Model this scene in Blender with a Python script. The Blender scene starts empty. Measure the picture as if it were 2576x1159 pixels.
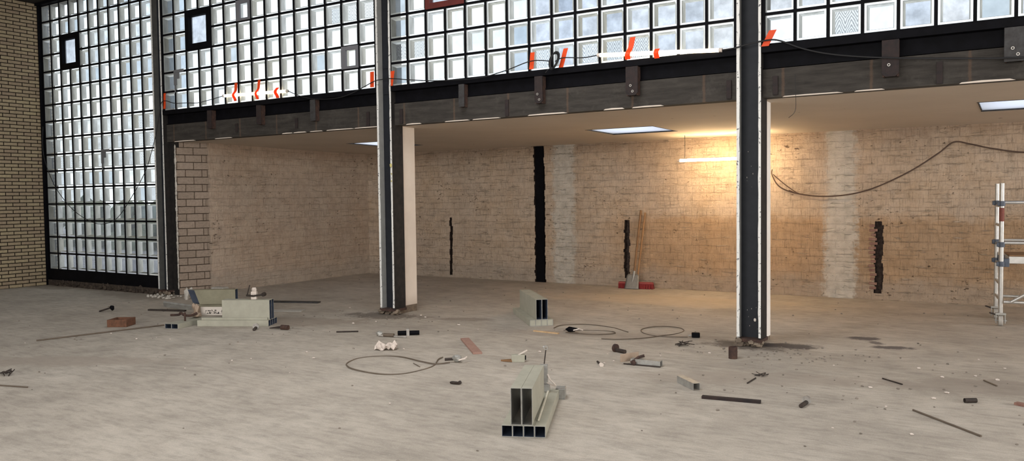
import bpy, bmesh, math, random
from mathutils import Vector, Matrix
random.seed(7)
scene = bpy.context.scene
COL = scene.collection

# ------------------------------------------------------------------ camera
F_PX, YAW, PITCH, ROLL, EYE = 2035.2, .5626, .0417, -.012, 1.6
cy, sy, cp, sp, cr, sr = math.cos(YAW), math.sin(YAW), math.cos(PITCH), math.sin(PITCH), math.cos(ROLL), math.sin(ROLL)
fwd = Vector((-sy*cp, cy*cp, -sp)); rgt = Vector((cy, sy, 0)); upv = rgt.cross(fwd)
r2 = rgt*cr + upv*sr; u2 = upv*cr - rgt*sr
cam = bpy.data.cameras.new('camera'); cam.sensor_fit = 'HORIZONTAL'; cam.sensor_width = 36
cam.lens = 36*F_PX/2576; cam.clip_end = 200
co = bpy.data.objects.new('camera', cam); COL.objects.link(co)
M3 = Matrix((r2, u2, -fwd)).transposed().to_4x4(); M3.translation = (0, 0, EYE)
co.matrix_world = M3
scene.camera = co

# ------------------------------------------------------------------ view, sky, added fill lamps
vs = scene.view_settings
vs.view_transform = 'Standard'; vs.look = 'None'; vs.gamma = 1; vs.use_curve_mapping = False
vs.exposure = 0.0
SKY = 2.4
w = bpy.data.worlds.new('overcast_sky'); scene.world = w; w.use_nodes = True
nt = w.node_tree; nt.nodes.clear()
out = nt.nodes.new('ShaderNodeOutputWorld'); bg = nt.nodes.new('ShaderNodeBackground')
tcw = nt.nodes.new('ShaderNodeTexCoord'); nzw = nt.nodes.new('ShaderNodeTexNoise'); rpw = nt.nodes.new('ShaderNodeValToRGB')
nzw.inputs['Scale'].default_value = 5; nzw.inputs['Detail'].default_value = 5
rpw.color_ramp.elements[0].position = .35; rpw.color_ramp.elements[0].color = (.78, .86, 1, 1)
rpw.color_ramp.elements[1].position = .62; rpw.color_ramp.elements[1].color = (1, 1, 1, 1)
nt.links.new(tcw.outputs['Generated'], nzw.inputs['Vector']); nt.links.new(nzw.outputs['Fac'], rpw.inputs['Fac'])
nt.links.new(rpw.outputs['Color'], bg.inputs['Color']); bg.inputs['Strength'].default_value = SKY
nt.links.new(bg.outputs[0], out.inputs['Surface'])

def area(name, loc, rot, sx, sy_, power, color=(1, .98, .95)):
    l = bpy.data.lights.new(name, 'AREA'); l.shape = 'RECTANGLE'; l.size = sx; l.size_y = sy_
    l.energy = power; l.color = color
    o = bpy.data.objects.new(name, l); o.location = loc; o.rotation_euler = rot; COL.objects.link(o); return o
# added fill lamps, unseen: a row under the roof, a band at the rear
for i, x in enumerate((-11.0, -4.5, 2.5)):
    area('added_roof_fill', (x, 4.6, 5.33), (0, 0, 0), 2.4, 4.6, (35, 210, 150)[i], (1, .985, .965))
area('added_rear_fill', (-2.0, -5.85, 3.0), (math.radians(90), 0, 0), 16, 3.2, 1250, (1, .965, .92))

area('added_room_fill', (8.85, 10.9, 1.55), (0, math.radians(90), 0), 1.5, 3.2, 420, (1, .96, .91))  # fill lamp added at the low room's unseen right end
area('added_side_fill', (8.85, 5.6, 2.4), (0, math.radians(90), 0), 3.0, 4.6, 330, (1, .97, .94))  # fill lamp added by the unseen right wall to brighten right-facing sides

# ------------------------------------------------------------------ materials
MATS = {}
class NT:
    def __init__(s, name):
        s.m = bpy.data.materials.new(name); s.m.use_nodes = True; s.t = s.m.node_tree; s.t.nodes.clear()
        s.out = s.n('ShaderNodeOutputMaterial'); MATS[name] = s.m
    def n(s, typ, **kw):
        nd = s.t.nodes.new(typ)
        for k, v in kw.items(): setattr(nd, k, v)
        return nd
    def l(s, a, b): s.t.links.new(a, b)
    def pos(s):
        if not hasattr(s, '_p'): s._p = s.n('ShaderNodeNewGeometry').outputs['Position']
        return s._p
    def obj(s):
        if not hasattr(s, '_o'): s._o = s.n('ShaderNodeTexCoord').outputs['Object']
        return s._o
    def mapv(s, v, scale=(1, 1, 1), loc=(0, 0, 0)):
        m = s.n('ShaderNodeMapping'); m.inputs['Scale'].default_value = scale; m.inputs['Location'].default_value = loc
        s.l(v, m.inputs['Vector']); return m.outputs[0]
    def noise(s, v, scale, detail=4, rough=.55):
        x = s.n('ShaderNodeTexNoise'); x.inputs['Scale'].default_value = scale; x.inputs['Detail'].default_value = detail
        x.inputs['Roughness'].default_value = rough; s.l(v, x.inputs['Vector']); return x.outputs['Fac']
    def ramp(s, f, stops):
        r = s.n('ShaderNodeValToRGB'); e = r.color_ramp.elements
        while len(e) < len(stops): e.new(.5)
        for q, (p, c) in zip(e, stops):
            q.position = p; q.color = (c, c, c, 1) if not isinstance(c, tuple) else (*c, 1)
        s.l(f, r.inputs['Fac']); return r.outputs['Color']
    def mix(s, f, a, b, mode='MIX'):
        x = s.n('ShaderNodeMix', data_type='RGBA', blend_type=mode)
        for sock, v in ((x.inputs[0], f), (x.inputs[6], a), (x.inputs[7], b)):
            if isinstance(v, (int, float)): sock.default_value = v
            elif isinstance(v, tuple): sock.default_value = (*v, 1)
            else: s.l(v, sock)
        return x.outputs[2]
    def math(s, op, a, b=None):
        x = s.n('ShaderNodeMath', operation=op)
        for sock, v in zip(x.inputs, (a, b)):
            if v is None: continue
            if isinstance(v, (int, float)): sock.default_value = v
            else: s.l(v, sock)
        return x.outputs[0]
    def sep(s, v):
        x = s.n('ShaderNodeSeparateXYZ'); s.l(v, x.inputs[0]); return x.outputs
    def comb(s, a, b, c=0.0):
        x = s.n('ShaderNodeCombineXYZ')
        for sock, v in zip(x.inputs, (a, b, c)):
            if isinstance(v, (int, float)): sock.default_value = v
            else: s.l(v, sock)
        return x.outputs[0]
    def bsdf(s, color, rough=.7, metal=0.0, bump=None, bstr=.4, bdist=.01, spec=.4, emit=None):
        b = s.n('ShaderNodeBsdfPrincipled')
        for key, v in (('Base Color', color), ('Roughness', rough), ('Metallic', metal)):
            if isinstance(v, tuple): b.inputs[key].default_value = (*v, 1)
            elif isinstance(v, (int, float)): b.inputs[key].default_value = v
            else: s.l(v, b.inputs[key])
        b.inputs['Specular IOR Level'].default_value = spec
        if bump is not None:
            n = s.n('ShaderNodeBump'); n.inputs['Strength'].default_value = bstr; n.inputs['Distance'].default_value = bdist
            s.l(bump, n.inputs['Height']); s.l(n.outputs[0], b.inputs['Normal'])
        s.l(b.outputs[0], s.out.inputs['Surface']); return b

def simple(name, c, rough=.6, metal=0.0, var=.25, scale=6, c2=None, p0=.35, p1=.7, spec=.4, bump=.15, world=False):
    s = NT(name); v = s.pos() if world else s.obj()
    f = s.noise(v, scale, 5, .65)
    c2 = c2 or tuple(x*(1-var) for x in c)
    k = s.ramp(f, [(p0, c2), (p1, c)])
    s.bsdf(k, rough, metal, s.noise(v, scale*6, 3), bump, .003, spec); return s.m

simple('black_steel', (.0065, .0065, .009), .6, 0, c2=(.004, .004, .005), scale=8, spec=.05)
simple('column_web_paint', (.020, .023, .029), .55, 0, c2=(.015, .017, .022), scale=9, spec=.2)
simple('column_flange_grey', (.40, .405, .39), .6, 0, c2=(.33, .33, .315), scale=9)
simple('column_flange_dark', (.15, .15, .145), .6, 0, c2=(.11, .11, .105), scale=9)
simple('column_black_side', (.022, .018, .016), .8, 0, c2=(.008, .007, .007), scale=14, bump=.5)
simple('chipped_white_paint', (.72, .72, .70), .6, 0, c2=(.10, .10, .11), scale=30, p0=.37, p1=.42)
simple('rust', (.085, .045, .032), .85, .0, c2=(.035, .022, .02), scale=18, bump=.5)
simple('dark_rusty_plate', (.034, .020, .018), .8, .0, c2=(.014, .011, .012), scale=14, bump=.4)
simple('grey_plate', (.06, .06, .062), .7, .1, c2=(.028, .025, .025), scale=12)
simple('pilaster_plaster', (.68, .605, .53), .85, 0, c2=(.61, .53, .46), scale=2.2)
simple('white_plaster', (.82, .79, .76), .85, 0, c2=(.72, .68, .64), scale=2.5)
simple('pale_plaster', (.70, .64, .58), .85, 0, c2=(.62, .56, .50), scale=2.5)
simple('kerb_masonry', (.085, .065, .05), .95, 0, c2=(.03, .022, .018), scale=10, bump=1.0)
simple('column_footing', (.25, .20, .15), .95, 0, c2=(.12, .095, .075), scale=12, bump=1.0)
simple('cream_tube', (.40, .39, .32), .55, 0, c2=(.33, .32, .26), scale=7)
simple('tube_inside_pale', (.48, .47, .43), .38, .5, c2=(.26, .26, .25), scale=5)
simple('tube_lip', (.45, .45, .42), .4, .2, c2=(.30, .30, .28), scale=20)
simple('olive_tube', (.26, .245, .17), .6, 0, c2=(.20, .185, .125), scale=6)
simple('tube_inside', (.065, .082, .12), .55, 0, c2=(.04, .052, .08), scale=10, spec=.2)
simple('galvanised', (.42, .42, .40), .45, .4, c2=(.28, .27, .25), scale=15)
simple('aluminium_tube', (.58, .57, .55), .35, .6, c2=(.44, .43, .41), scale=10)
simple('blue_grey_clamp', (.10, .12, .16), .5, .3, c2=(.06, .07, .09), scale=20)
simple('red_brown_paint', (.25, .075, .055), .7, 0, c2=(.16, .05, .04), scale=20)
simple('red_frame_paint', (.14, .022, .018), .6, 0, c2=(.10, .017, .015), scale=8)
simple('dark_bolt', (.055, .04, .033), .7, .2, c2=(.025, .02, .018), scale=25)
simple('pale_metal', (.50, .48, .45), .4, .5, c2=(.30, .28, .26), scale=25)
simple('wood_handle', (.36, .20, .085), .6, 0, c2=(.27, .14, .06), scale=8)
simple('wood_dark', (.25, .135, .06), .6, 0, c2=(.19, .10, .045), scale=8)
simple('pale_wood', (.60, .42, .24), .7, 0, c2=(.45, .30, .17), scale=12)
simple('red_bristle', (.26, .022, .022), .7, 0, c2=(.17, .014, .016), scale=40)
simple('red_plastic', (.32, .06, .05), .5, 0, c2=(.26, .045, .04), scale=20)
simple('shovel_blade', (.30, .29, .27), .5, .5, c2=(.20, .19, .175), scale=9)
simple('cable_black', (.012, .012, .014), .6)
simple('cable_brown', (.10, .062, .045), .6, c2=(.075, .045, .033))
simple('wire_grey', (.16, .125, .095), .6, .2, c2=(.11, .085, .065))
simple('pale_rod', (.74, .70, .58), .5, 0)
simple('paper_white', (.72, .64, .58), .9, 0, c2=(.55, .48, .43), scale=20)
simple('foam_white', (.62, .59, .54), .9, 0, c2=(.42, .39, .35), scale=15, bump=.6)
simple('pink_strip', (.36, .22, .175), .85, 0, c2=(.29, .17, .135), scale=20)
simple('cardboard', (.42, .33, .25), .9, 0, c2=(.33, .25, .19), scale=12)
simple('putty', (.16, .165, .18), .8, 0, c2=(.14, .145, .155))
simple('grey_vent_paint', (.165, .168, .19), .7, 0, c2=(.15, .153, .172))
simple('caster_rubber', (.45, .43, .40), .6, 0, c2=(.36, .34, .31), scale=20)
simple('terracotta', (.19, .085, .05), .9, 0, c2=(.10, .05, .03), scale=25, bump=.6)
simple('roof_underside', (.016, .013, .011), .9, 0, world=True)
simple('hall_wall_plain', (.50, .46, .40), .9, 0, world=True)
simple('asphalt', (.26, .25, .27), .95, 0, c2=(.20, .19, .22), scale=1.2, world=True)
simple('hedge_leaf', (.10, .13, .075), .9, 0, c2=(.05, .06, .045), scale=5)
simple('yellow_tag', (.62, .55, .22), .7, 0)
simple('marker_print', (.05, .045, .04), .8, 0)
simple('crumb', (.30, .26, .22), .95, 0, c2=(.14, .12, .10), scale=3, world=True)

s = NT('orange_tape'); b = s.bsdf((.85, .10, .018), .5, 0)
tr = s.n('ShaderNodeBsdfTranslucent'); tr.inputs[0].default_value = (1, .12, .02, 1); mx = s.n('ShaderNodeMixShader'); mx.inputs[0].default_value = .35
s.l(b.outputs[0], mx.inputs[1]); s.l(tr.outputs[0], mx.inputs[2]); s.l(mx.outputs[0], s.out.inputs['Surface'])

def emit(name, col, st):
    s = NT(name); e = s.n('ShaderNodeEmission'); e.inputs[0].default_value = (*col, 1); e.inputs[1].default_value = st
    s.l(e.outputs[0], s.out.inputs['Surface'])
emit('warm_tube', (1, .72, .40), 120)
emit('warm_tube_facade', (1, .80, .52), 12)

s = NT('opal_skylight')
tl = s.n('ShaderNodeBsdfTranslucent'); tl.inputs[0].default_value = (.62, .66, .74, 1)
tp = s.n('ShaderNodeBsdfTransparent'); tp.inputs[0].default_value = (.9, .94, 1, 1); mx = s.n('ShaderNodeMixShader'); mx.inputs[0].default_value = .12
s.l(tl.outputs[0], mx.inputs[1]); s.l(tp.outputs[0], mx.inputs[2]); s.l(mx.outputs[0], s.out.inputs['Surface'])

# --- glass block materials (rnd = one random number per block)
def attr(s): return s.n('ShaderNodeAttribute', attribute_name='rnd').outputs['Color']
def glass(name, tint_lo, tint_hi, trans=.62, pattern=False, cloudy=0.0):
    s = NT(name); r = attr(s); rs = s.n('ShaderNodeSeparateColor'); s.l(r, rs.inputs[0])
    p = s.pos(); n = s.noise(s.mapv(p, (1, 1, 1)), 7, 4, .6)
    base = s.mix(rs.outputs[0], tint_lo, tint_hi)
    cl = s.ramp(n, [(.35, 1 - cloudy), (.68, 1.0)])
    col = s.mix(1.0, base, cl, 'MULTIPLY')
    fac = trans
    if pattern:
        q = s.sep(p); ax = s.math('MULTIPLY', q[0], 12.7)
        vee = s.math('PINGPONG', ax, .7)
        d = s.math('ADD', s.math('MULTIPLY', q[2], 58), s.math('MULTIPLY', vee, 9.5))
        d = s.math('ADD', d, s.math('MULTIPLY', s.noise(p, 12, 4), 4.5))
        wv = s.math('SINE', s.math('MULTIPLY', d, 2.4))
        wv = s.math('ADD', s.math('MULTIPLY', wv, .5), .5)
        col = s.mix(1.0, col, s.ramp(wv, [(.15, .45), (.75, 1.0)]), 'MULTIPLY')
    t = s.n('ShaderNodeBsdfTransparent'); s.l(col, t.inputs[0])
    k = s.n('ShaderNodeBsdfTranslucent'); s.l(col, k.inputs[0])
    m = s.n('ShaderNodeMixShader'); m.inputs[0].default_value = fac
    s.l(k.outputs[0], m.inputs[1]); s.l(t.outputs[0], m.inputs[2]); s.l(m.outputs[0], s.out.inputs['Surface'])
glass('block_clear', (.62, .68, .72), (.92, .95, .96), .75, cloudy=.18)
glass('block_ground', (.38, .41, .43), (.72, .76, .74), .75, cloudy=.3)
glass('block_blue', (.38, .44, .48), (.46, .52, .56), .6, cloudy=.2)
glass('block_cloudy', (.42, .465, .52), (.60, .63, .66), .6, cloudy=.38)
glass('block_pattern', (.46, .49, .50), (.60, .63, .64), .75, pattern=True)
s = NT('block_front')
t = s.n('ShaderNodeBsdfTransparent'); t.inputs[0].default_value = (.95, .97, .97, 1)
g = s.n('ShaderNodeBsdfGlossy'); g.inputs['Roughness'].default_value = .12
m = s.n('ShaderNodeMixShader'); m.inputs[0].default_value = .04
s.l(t.outputs[0], m.inputs[1]); s.l(g.outputs[0], m.inputs[2]); s.l(m.outputs[0], s.out.inputs['Surface'])
def milky(name, c1, c2, f):
    s = NT(name); r = attr(s); rs = s.n('ShaderNodeSeparateColor'); s.l(r, rs.inputs[0])
    c = s.mix(rs.outputs[1], c1, c2)
    n = s.noise(s.mapv(s.pos(), (6, 6, 1.5)), 3, 3); c = s.mix(1.0, c, s.ramp(n, [(.3, .72), (.65, 1.0)]), 'MULTIPLY')
    d = s.n('ShaderNodeBsdfDiffuse'); k = s.n('ShaderNodeBsdfTranslucent'); s.l(c, d.inputs[0]); s.l(c, k.inputs[0])
    m = s.n('ShaderNodeMixShader'); m.inputs[0].default_value = f
    s.l(d.outputs[0], m.inputs[1]); s.l(k.outputs[0], m.inputs[2]); s.l(m.outputs[0], s.out.inputs['Surface'])
milky('block_side', (.60, .59, .52), (.80, .83, .82), .78)
s = NT('block_rim')
d = s.n('ShaderNodeBsdfDiffuse'); d.inputs[0].default_value = (.7, .75, .75, 1); k = s.n('ShaderNodeBsdfTransparent'); k.inputs[0].default_value = (.75, .80, .80, 1)
m = s.n('ShaderNodeMixShader'); m.inputs[0].default_value = .55
s.l(d.outputs[0], m.inputs[1]); s.l(k.outputs[0], m.inputs[2]); s.l(m.outputs[0], s.out.inputs['Surface'])

# --- masonry
def masonry(name, axis, bw, bh, ms, c1, c2, mortar, bump, wobble=.0, rough_wall=False, mdark=1.0, bands=(), stripe=0.0):
    s = NT(name); p = s.pos(); q = s.sep(p)
    u = q[0] if axis == 'x' else q[1]
    uv = s.comb(u, q[2])
    if wobble:
        nz = s.n('ShaderNodeTexNoise'); nz.inputs['Scale'].default_value = 9; nz.inputs['Detail'].default_value = 3; s.l(uv, nz.inputs['Vector'])
        off = s.n('ShaderNodeVectorMath', operation='SUBTRACT'); s.l(nz.outputs['Color'], off.inputs[0]); off.inputs[1].default_value = (.5, .5, .5)
        sc = s.n('ShaderNodeVectorMath', operation='SCALE'); s.l(off.outputs[0], sc.inputs[0]); sc.inputs['Scale'].default_value = wobble
        ad = s.n('ShaderNodeVectorMath', operation='ADD'); s.l(uv, ad.inputs[0]); s.l(sc.outputs[0], ad.inputs[1]); uvw = ad.outputs[0]
    else: uvw = uv
    bk = s.n('ShaderNodeTexBrick'); bk.inputs['Scale'].default_value = 1
    bk.inputs['Brick Width'].default_value = bw; bk.inputs['Row Height'].default_value = bh
    bk.inputs['Mortar Size'].default_value = ms; bk.inputs['Mortar Smooth'].default_value = .25 if rough_wall else .1
    bk.inputs['Bias'].default_value = 0
    bk.inputs['Color1'].default_value = (*c1, 1); bk.inputs['Color2'].default_value = (*c2, 1); bk.inputs['Mortar'].default_value = (*mortar, 1)
    s.l(uvw, bk.inputs['Vector'])
    col = bk.outputs['Color']; fac = bk.outputs['Fac']
    fine = s.noise(uv, 26, 5, .7)
    if rough_wall:
        big = s.noise(uv, .9, 4, .6)
        col2 = s.mix(s.ramp(s.noise(uv, 2.6, 4, .65), [(.38, 0.0), (.62, 1.0)]), c1, c2)
        wash = s.ramp(s.noise(uv, 3.4, 5, .75), [(.34, .45), (.52, 1.0)])          # where old whitewash hides the joints
        col = s.mix(wash, col, col2)
        col = s.mix(s.ramp(big, [(.35, .0), (.7, .5)]), col, (.44, .375, .32))
        # tooth marks combed into the bricks
        comb_ = s.noise(s.mapv(uv, (75, 5, 1)), 1.0, 3, .6)
        col = s.mix(1.0, col, s.ramp(comb_, [(.32, .70), (.48, 1.0)]), 'MULTIPLY')
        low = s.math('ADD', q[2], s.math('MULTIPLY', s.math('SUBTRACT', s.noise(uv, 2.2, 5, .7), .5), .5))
        if axis == 'x':                                                             # below shoulder height the plaster coat is hacked off
            lm = s.math('MULTIPLY', s.ramp(s.math('DIVIDE', low, 2.6), [(.44, 1.0), (.50, 0.0)]), s.ramp(s.math('ADD', s.math('MULTIPLY', q[0], .1), .9), [(.26, 0.0), (.34, 1.0)]))
            col = s.mix(lm, col, s.mix(1.0, col, (.84, .74, .62), 'MULTIPLY'))
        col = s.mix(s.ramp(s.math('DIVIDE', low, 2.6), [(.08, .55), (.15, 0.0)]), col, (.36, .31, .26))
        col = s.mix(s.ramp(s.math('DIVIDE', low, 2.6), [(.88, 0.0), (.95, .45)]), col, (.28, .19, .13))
        pat = s.noise(uv, 5.5, 6, .75); col = s.mix(1.0, col, s.ramp(pat, [(.32, .80), (.50, 1.0), (.68, 1.08)]), 'MULTIPLY')
        # short dark chips and holes
        chip = s.noise(s.mapv(uv, (1.0, 1.5, 1)), 13, 5, .7)
        chip = s.math('ADD', chip, s.math('MULTIPLY', s.math('SUBTRACT', s.noise(uv, 1.4, 3), .56), .35))
        col = s.mix(s.ramp(chip, [(.635, 0.0), (.68, .85)]), col, (.10, .065, .045))
        # ridges of squeezed-out mortar
        rid = s.noise(s.mapv(uv, (3.0, 26, 1)), 1.0, 4, .65)
        rmask = s.ramp(rid, [(.60, 0.0), (.67, 1.0)])
        col = s.mix(s.math('MULTIPLY', rmask, .45), col, (.66, .55, .44))
        for (x0, x1, wv) in bands:                                                  # strips where plaster is left on the wall
            c = (x0+x1)/2; hw = (x1-x0)/2
            dx = s.math('ABSOLUTE', s.math('SUBTRACT', q[0], c))
            dx = s.math('ADD', dx, s.math('MULTIPLY', s.math('SUBTRACT', s.noise(uv, 4.5, 7, .8), .5), wv*1.5))
            mk = s.ramp(s.math('DIVIDE', dx, hw*2), [(.38, 1.0), (.56, 0.0)])
            pl = s.ramp(s.noise(uv, 7, 4), [(.3, (.44, .41, .36)), (.6, (.60, .56, .50))])
            col = s.mix(s.math('MULTIPLY', mk, .85), col, pl)
        h = s.math('ADD', s.math('MULTIPLY', s.math('SUBTRACT', 1.0, fac), .6), s.math('MULTIPLY', fine, .5))
        h = s.math('ADD', h, s.math('MULTIPLY', rmask, .5)); h = s.math('SUBTRACT', h, s.math('MULTIPLY', s.ramp(chip, [(.63, 0.0), (.7, 1.0)]), .8))
        h = s.math('ADD', h, s.math('MULTIPLY', s.noise(uv, 8, 4), .7))
    else:
        col = s.mix(1.0, col, s.ramp(fine, [(.3, .72), (.6, 1.0)]), 'MULTIPLY')
        h = s.math('ADD', s.math('SUBTRACT', 1.0, fac), s.math('MULTIPLY', fine, .25))
    s.bsdf(col, .92, 0, h, bump, .03, .2)
WALL_A, WALL_B, WALL_M = (.50, .375, .265), (.58, .455, .345), (.20, .145, .10)
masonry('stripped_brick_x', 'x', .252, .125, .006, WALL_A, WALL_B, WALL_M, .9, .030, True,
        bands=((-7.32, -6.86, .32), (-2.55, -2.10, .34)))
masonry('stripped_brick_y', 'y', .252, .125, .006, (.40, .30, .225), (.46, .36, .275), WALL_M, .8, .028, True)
masonry('pier_brick', 'y', .252, .125, .007, (.27, .215, .17), (.32, .255, .205), (.11, .08, .06), .6, .012)
masonry('clinker_brick', 'y', .245, .0665, .0075, (.44, .36, .23), (.345, .265, .185), (.020, .014, .010), .9)

# --- board-marked concrete fascia
s = NT('fascia_concrete'); p = s.pos(); q = s.sep(p)
g = s.ramp(s.noise(s.mapv(p, (1.0, 1, 7)), 3.2, 5, .65), [(.3, (.022, .019, .0165)), (.7, (.052, .046, .040))])
g = s.mix(s.ramp(s.noise(p, 5, 5, .7), [(.55, 0.0), (.75, .5)]), g, (.080, .073, .064))
st = s.math('ABSOLUTE', s.math('SUBTRACT', s.math('FRACT', s.math('DIVIDE', q[0], .83)), .5))
mk = s.ramp(s.math('ADD', st, s.math('MULTIPLY', s.math('SUBTRACT', s.noise(p, 16, 5, .8), .5), .05)), [(.008, 1.0), (.024, 0.0)])
g = s.mix(s.math('MULTIPLY', mk, .5), g, (.11, .068, .045))
s.bsdf(g, .9, 0, s.noise(p, 30, 4), .4, .01)

# --- painted ceiling of the back room
s = NT('ceiling_paint'); p = s.pos()
g = s.ramp(s.noise(p, 1.1, 4), [(.3, (.50, .43, .355)), (.7, (.56, .485, .405))])
g = s.mix(s.ramp(s.noise(s.mapv(p, (1.2, 1, 1)), 5, 3), [(.72, 0.0), (.75, .7)]), g, (.15, .11, .09))
s.bsdf(g, .9, 0, s.noise(p, 14, 4), .2, .01)

# --- dusty screed floor
s = NT('dusty_screed'); p = s.pos(); q = s.sep(p)
flat = s.comb(q[0], q[1])
a = s.noise(flat, .55, 6, .62); bN = s.noise(flat, 3.4, 6, .68); cN = s.noise(s.mapv(flat, (2.0, 7, 1)), 2.2, 5, .7)
g = s.ramp(a, [(.30, (.40, .355, .305)), (.52, (.49, .44, .38)), (.72, (.55, .50, .44))])
g = s.mix(s.ramp(bN, [(.40, .0), (.70, .6)]), g, (.35, .31, .265))
g = s.mix(1.0, g, s.ramp(cN, [(.28, .72), (.55, 1.0)]), 'MULTIPLY')
g = s.mix(s.ramp(s.noise(s.mapv(flat, (1, 2.2, 1)), 1.3, 6, .75), [(.60, 0.0), (.72, .45)]), g, (.60, .55, .48))
g = s.mix(s.ramp(s.noise(s.mapv(flat, (1, 2, 1)), 14, 7, .8), [(.64, 0.0), (.72, .5)]), g, (.20, .165, .14))
g = s.mix(s.ramp(s.noise(flat, 60, 2, .6), [(.64, 0.0), (.70, .4)]), g, (.66, .62, .56))
g = s.mix(1.0, g, s.ramp(s.noise(flat, 110, 4, .8), [(.30, .80), (.55, 1.0)]), 'MULTIPLY')
g = s.mix(1.0, g, s.ramp(s.noise(s.mapv(flat, (1, 1.8, 1)), 1.1, 6, .7), [(.36, .88), (.56, 1.03)]), 'MULTIPLY')
def spot(x, y, rx, ry, ang, col, amt, edge=.55, ns=5):
    global g
    ca, sa = math.cos(ang), math.sin(ang)
    dx = s.math('SUBTRACT', q[0], x); dy = s.math('SUBTRACT', q[1], y)
    a_ = s.math('DIVIDE', s.math('ADD', s.math('MULTIPLY', dx, ca), s.math('MULTIPLY', dy, sa)), rx)
    b_ = s.math('DIVIDE', s.math('SUBTRACT', s.math('MULTIPLY', dy, ca), s.math('MULTIPLY', dx, sa)), ry)
    rr = s.math('SQRT', s.math('ADD', s.math('MULTIPLY', a_, a_), s.math('MULTIPLY', b_, b_)))
    rr = s.math('ADD', rr, s.math('MULTIPLY', s.math('SUBTRACT', s.noise(flat, ns, 5, .75), .5), 1.7))
    g = s.mix(s.math('MULTIPLY', s.ramp(rr, [(edge, 1.0), (edge+.35, 0.0)]), amt), g, col)
spot(-1.45, 9.52, .24, .16, .1, (.10, .085, .085), .9, .5, 7)
spot(-1.12, 9.08, .30, .13, .3, (.10, .085, .085), .9, .5, 7)
spot(-1.30, 9.30, .16, .10, -.9, (.10, .085, .085), .8, .5, 7)
spot(-2.40, 8.52, .62, .30, .1, (.11, .09, .075), .85)
spot(-2.05, 8.68, .40, .20, .2, (.06, .05, .05), .85)
spot(-7.35, 8.35, .75, .36, .2, (.14, .115, .095), .8)
spot(-6.2, 8.6, .5, .2, .3, (.24, .20, .165), .7)
spot(-8.2, 7.3, 1.6, .6, .5, (.26, .215, .175), .6, .5, 2.5)
spot(-12.6, 8.1, 1.4, .4, .0, (.22, .185, .15), .5, .5, 3)
spot(-15.4, 8.2, .9, .35, .0, (.22, .185, .15), .5, .5, 3)
spot(-4.0, 8.4, 1.6, .3, .3, (.30, .25, .205), .5, .5, 2.5)
spot(-.2, 7.6, 1.2, .4, .3, (.28, .24, .205), .6, .5, 3)
spot(-8.2, 4.4, 1.6, .35, .5, (.33, .28, .235), .6, .5, 3)
spot(-2.0, 7.0, 1.6, .4, .4, (.33, .28, .235), .5, .5, 3)
spot(-4.5, 11.6, 3.0, .8, .1, (.52, .43, .32), .5, .5, 1.5)
h = s.math('ADD', s.math('MULTIPLY', bN, .7), s.math('MULTIPLY', s.noise(flat, 40, 4, .7), .3))
s.bsdf(g, .88, 0, h, .35, .012, .25)

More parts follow.
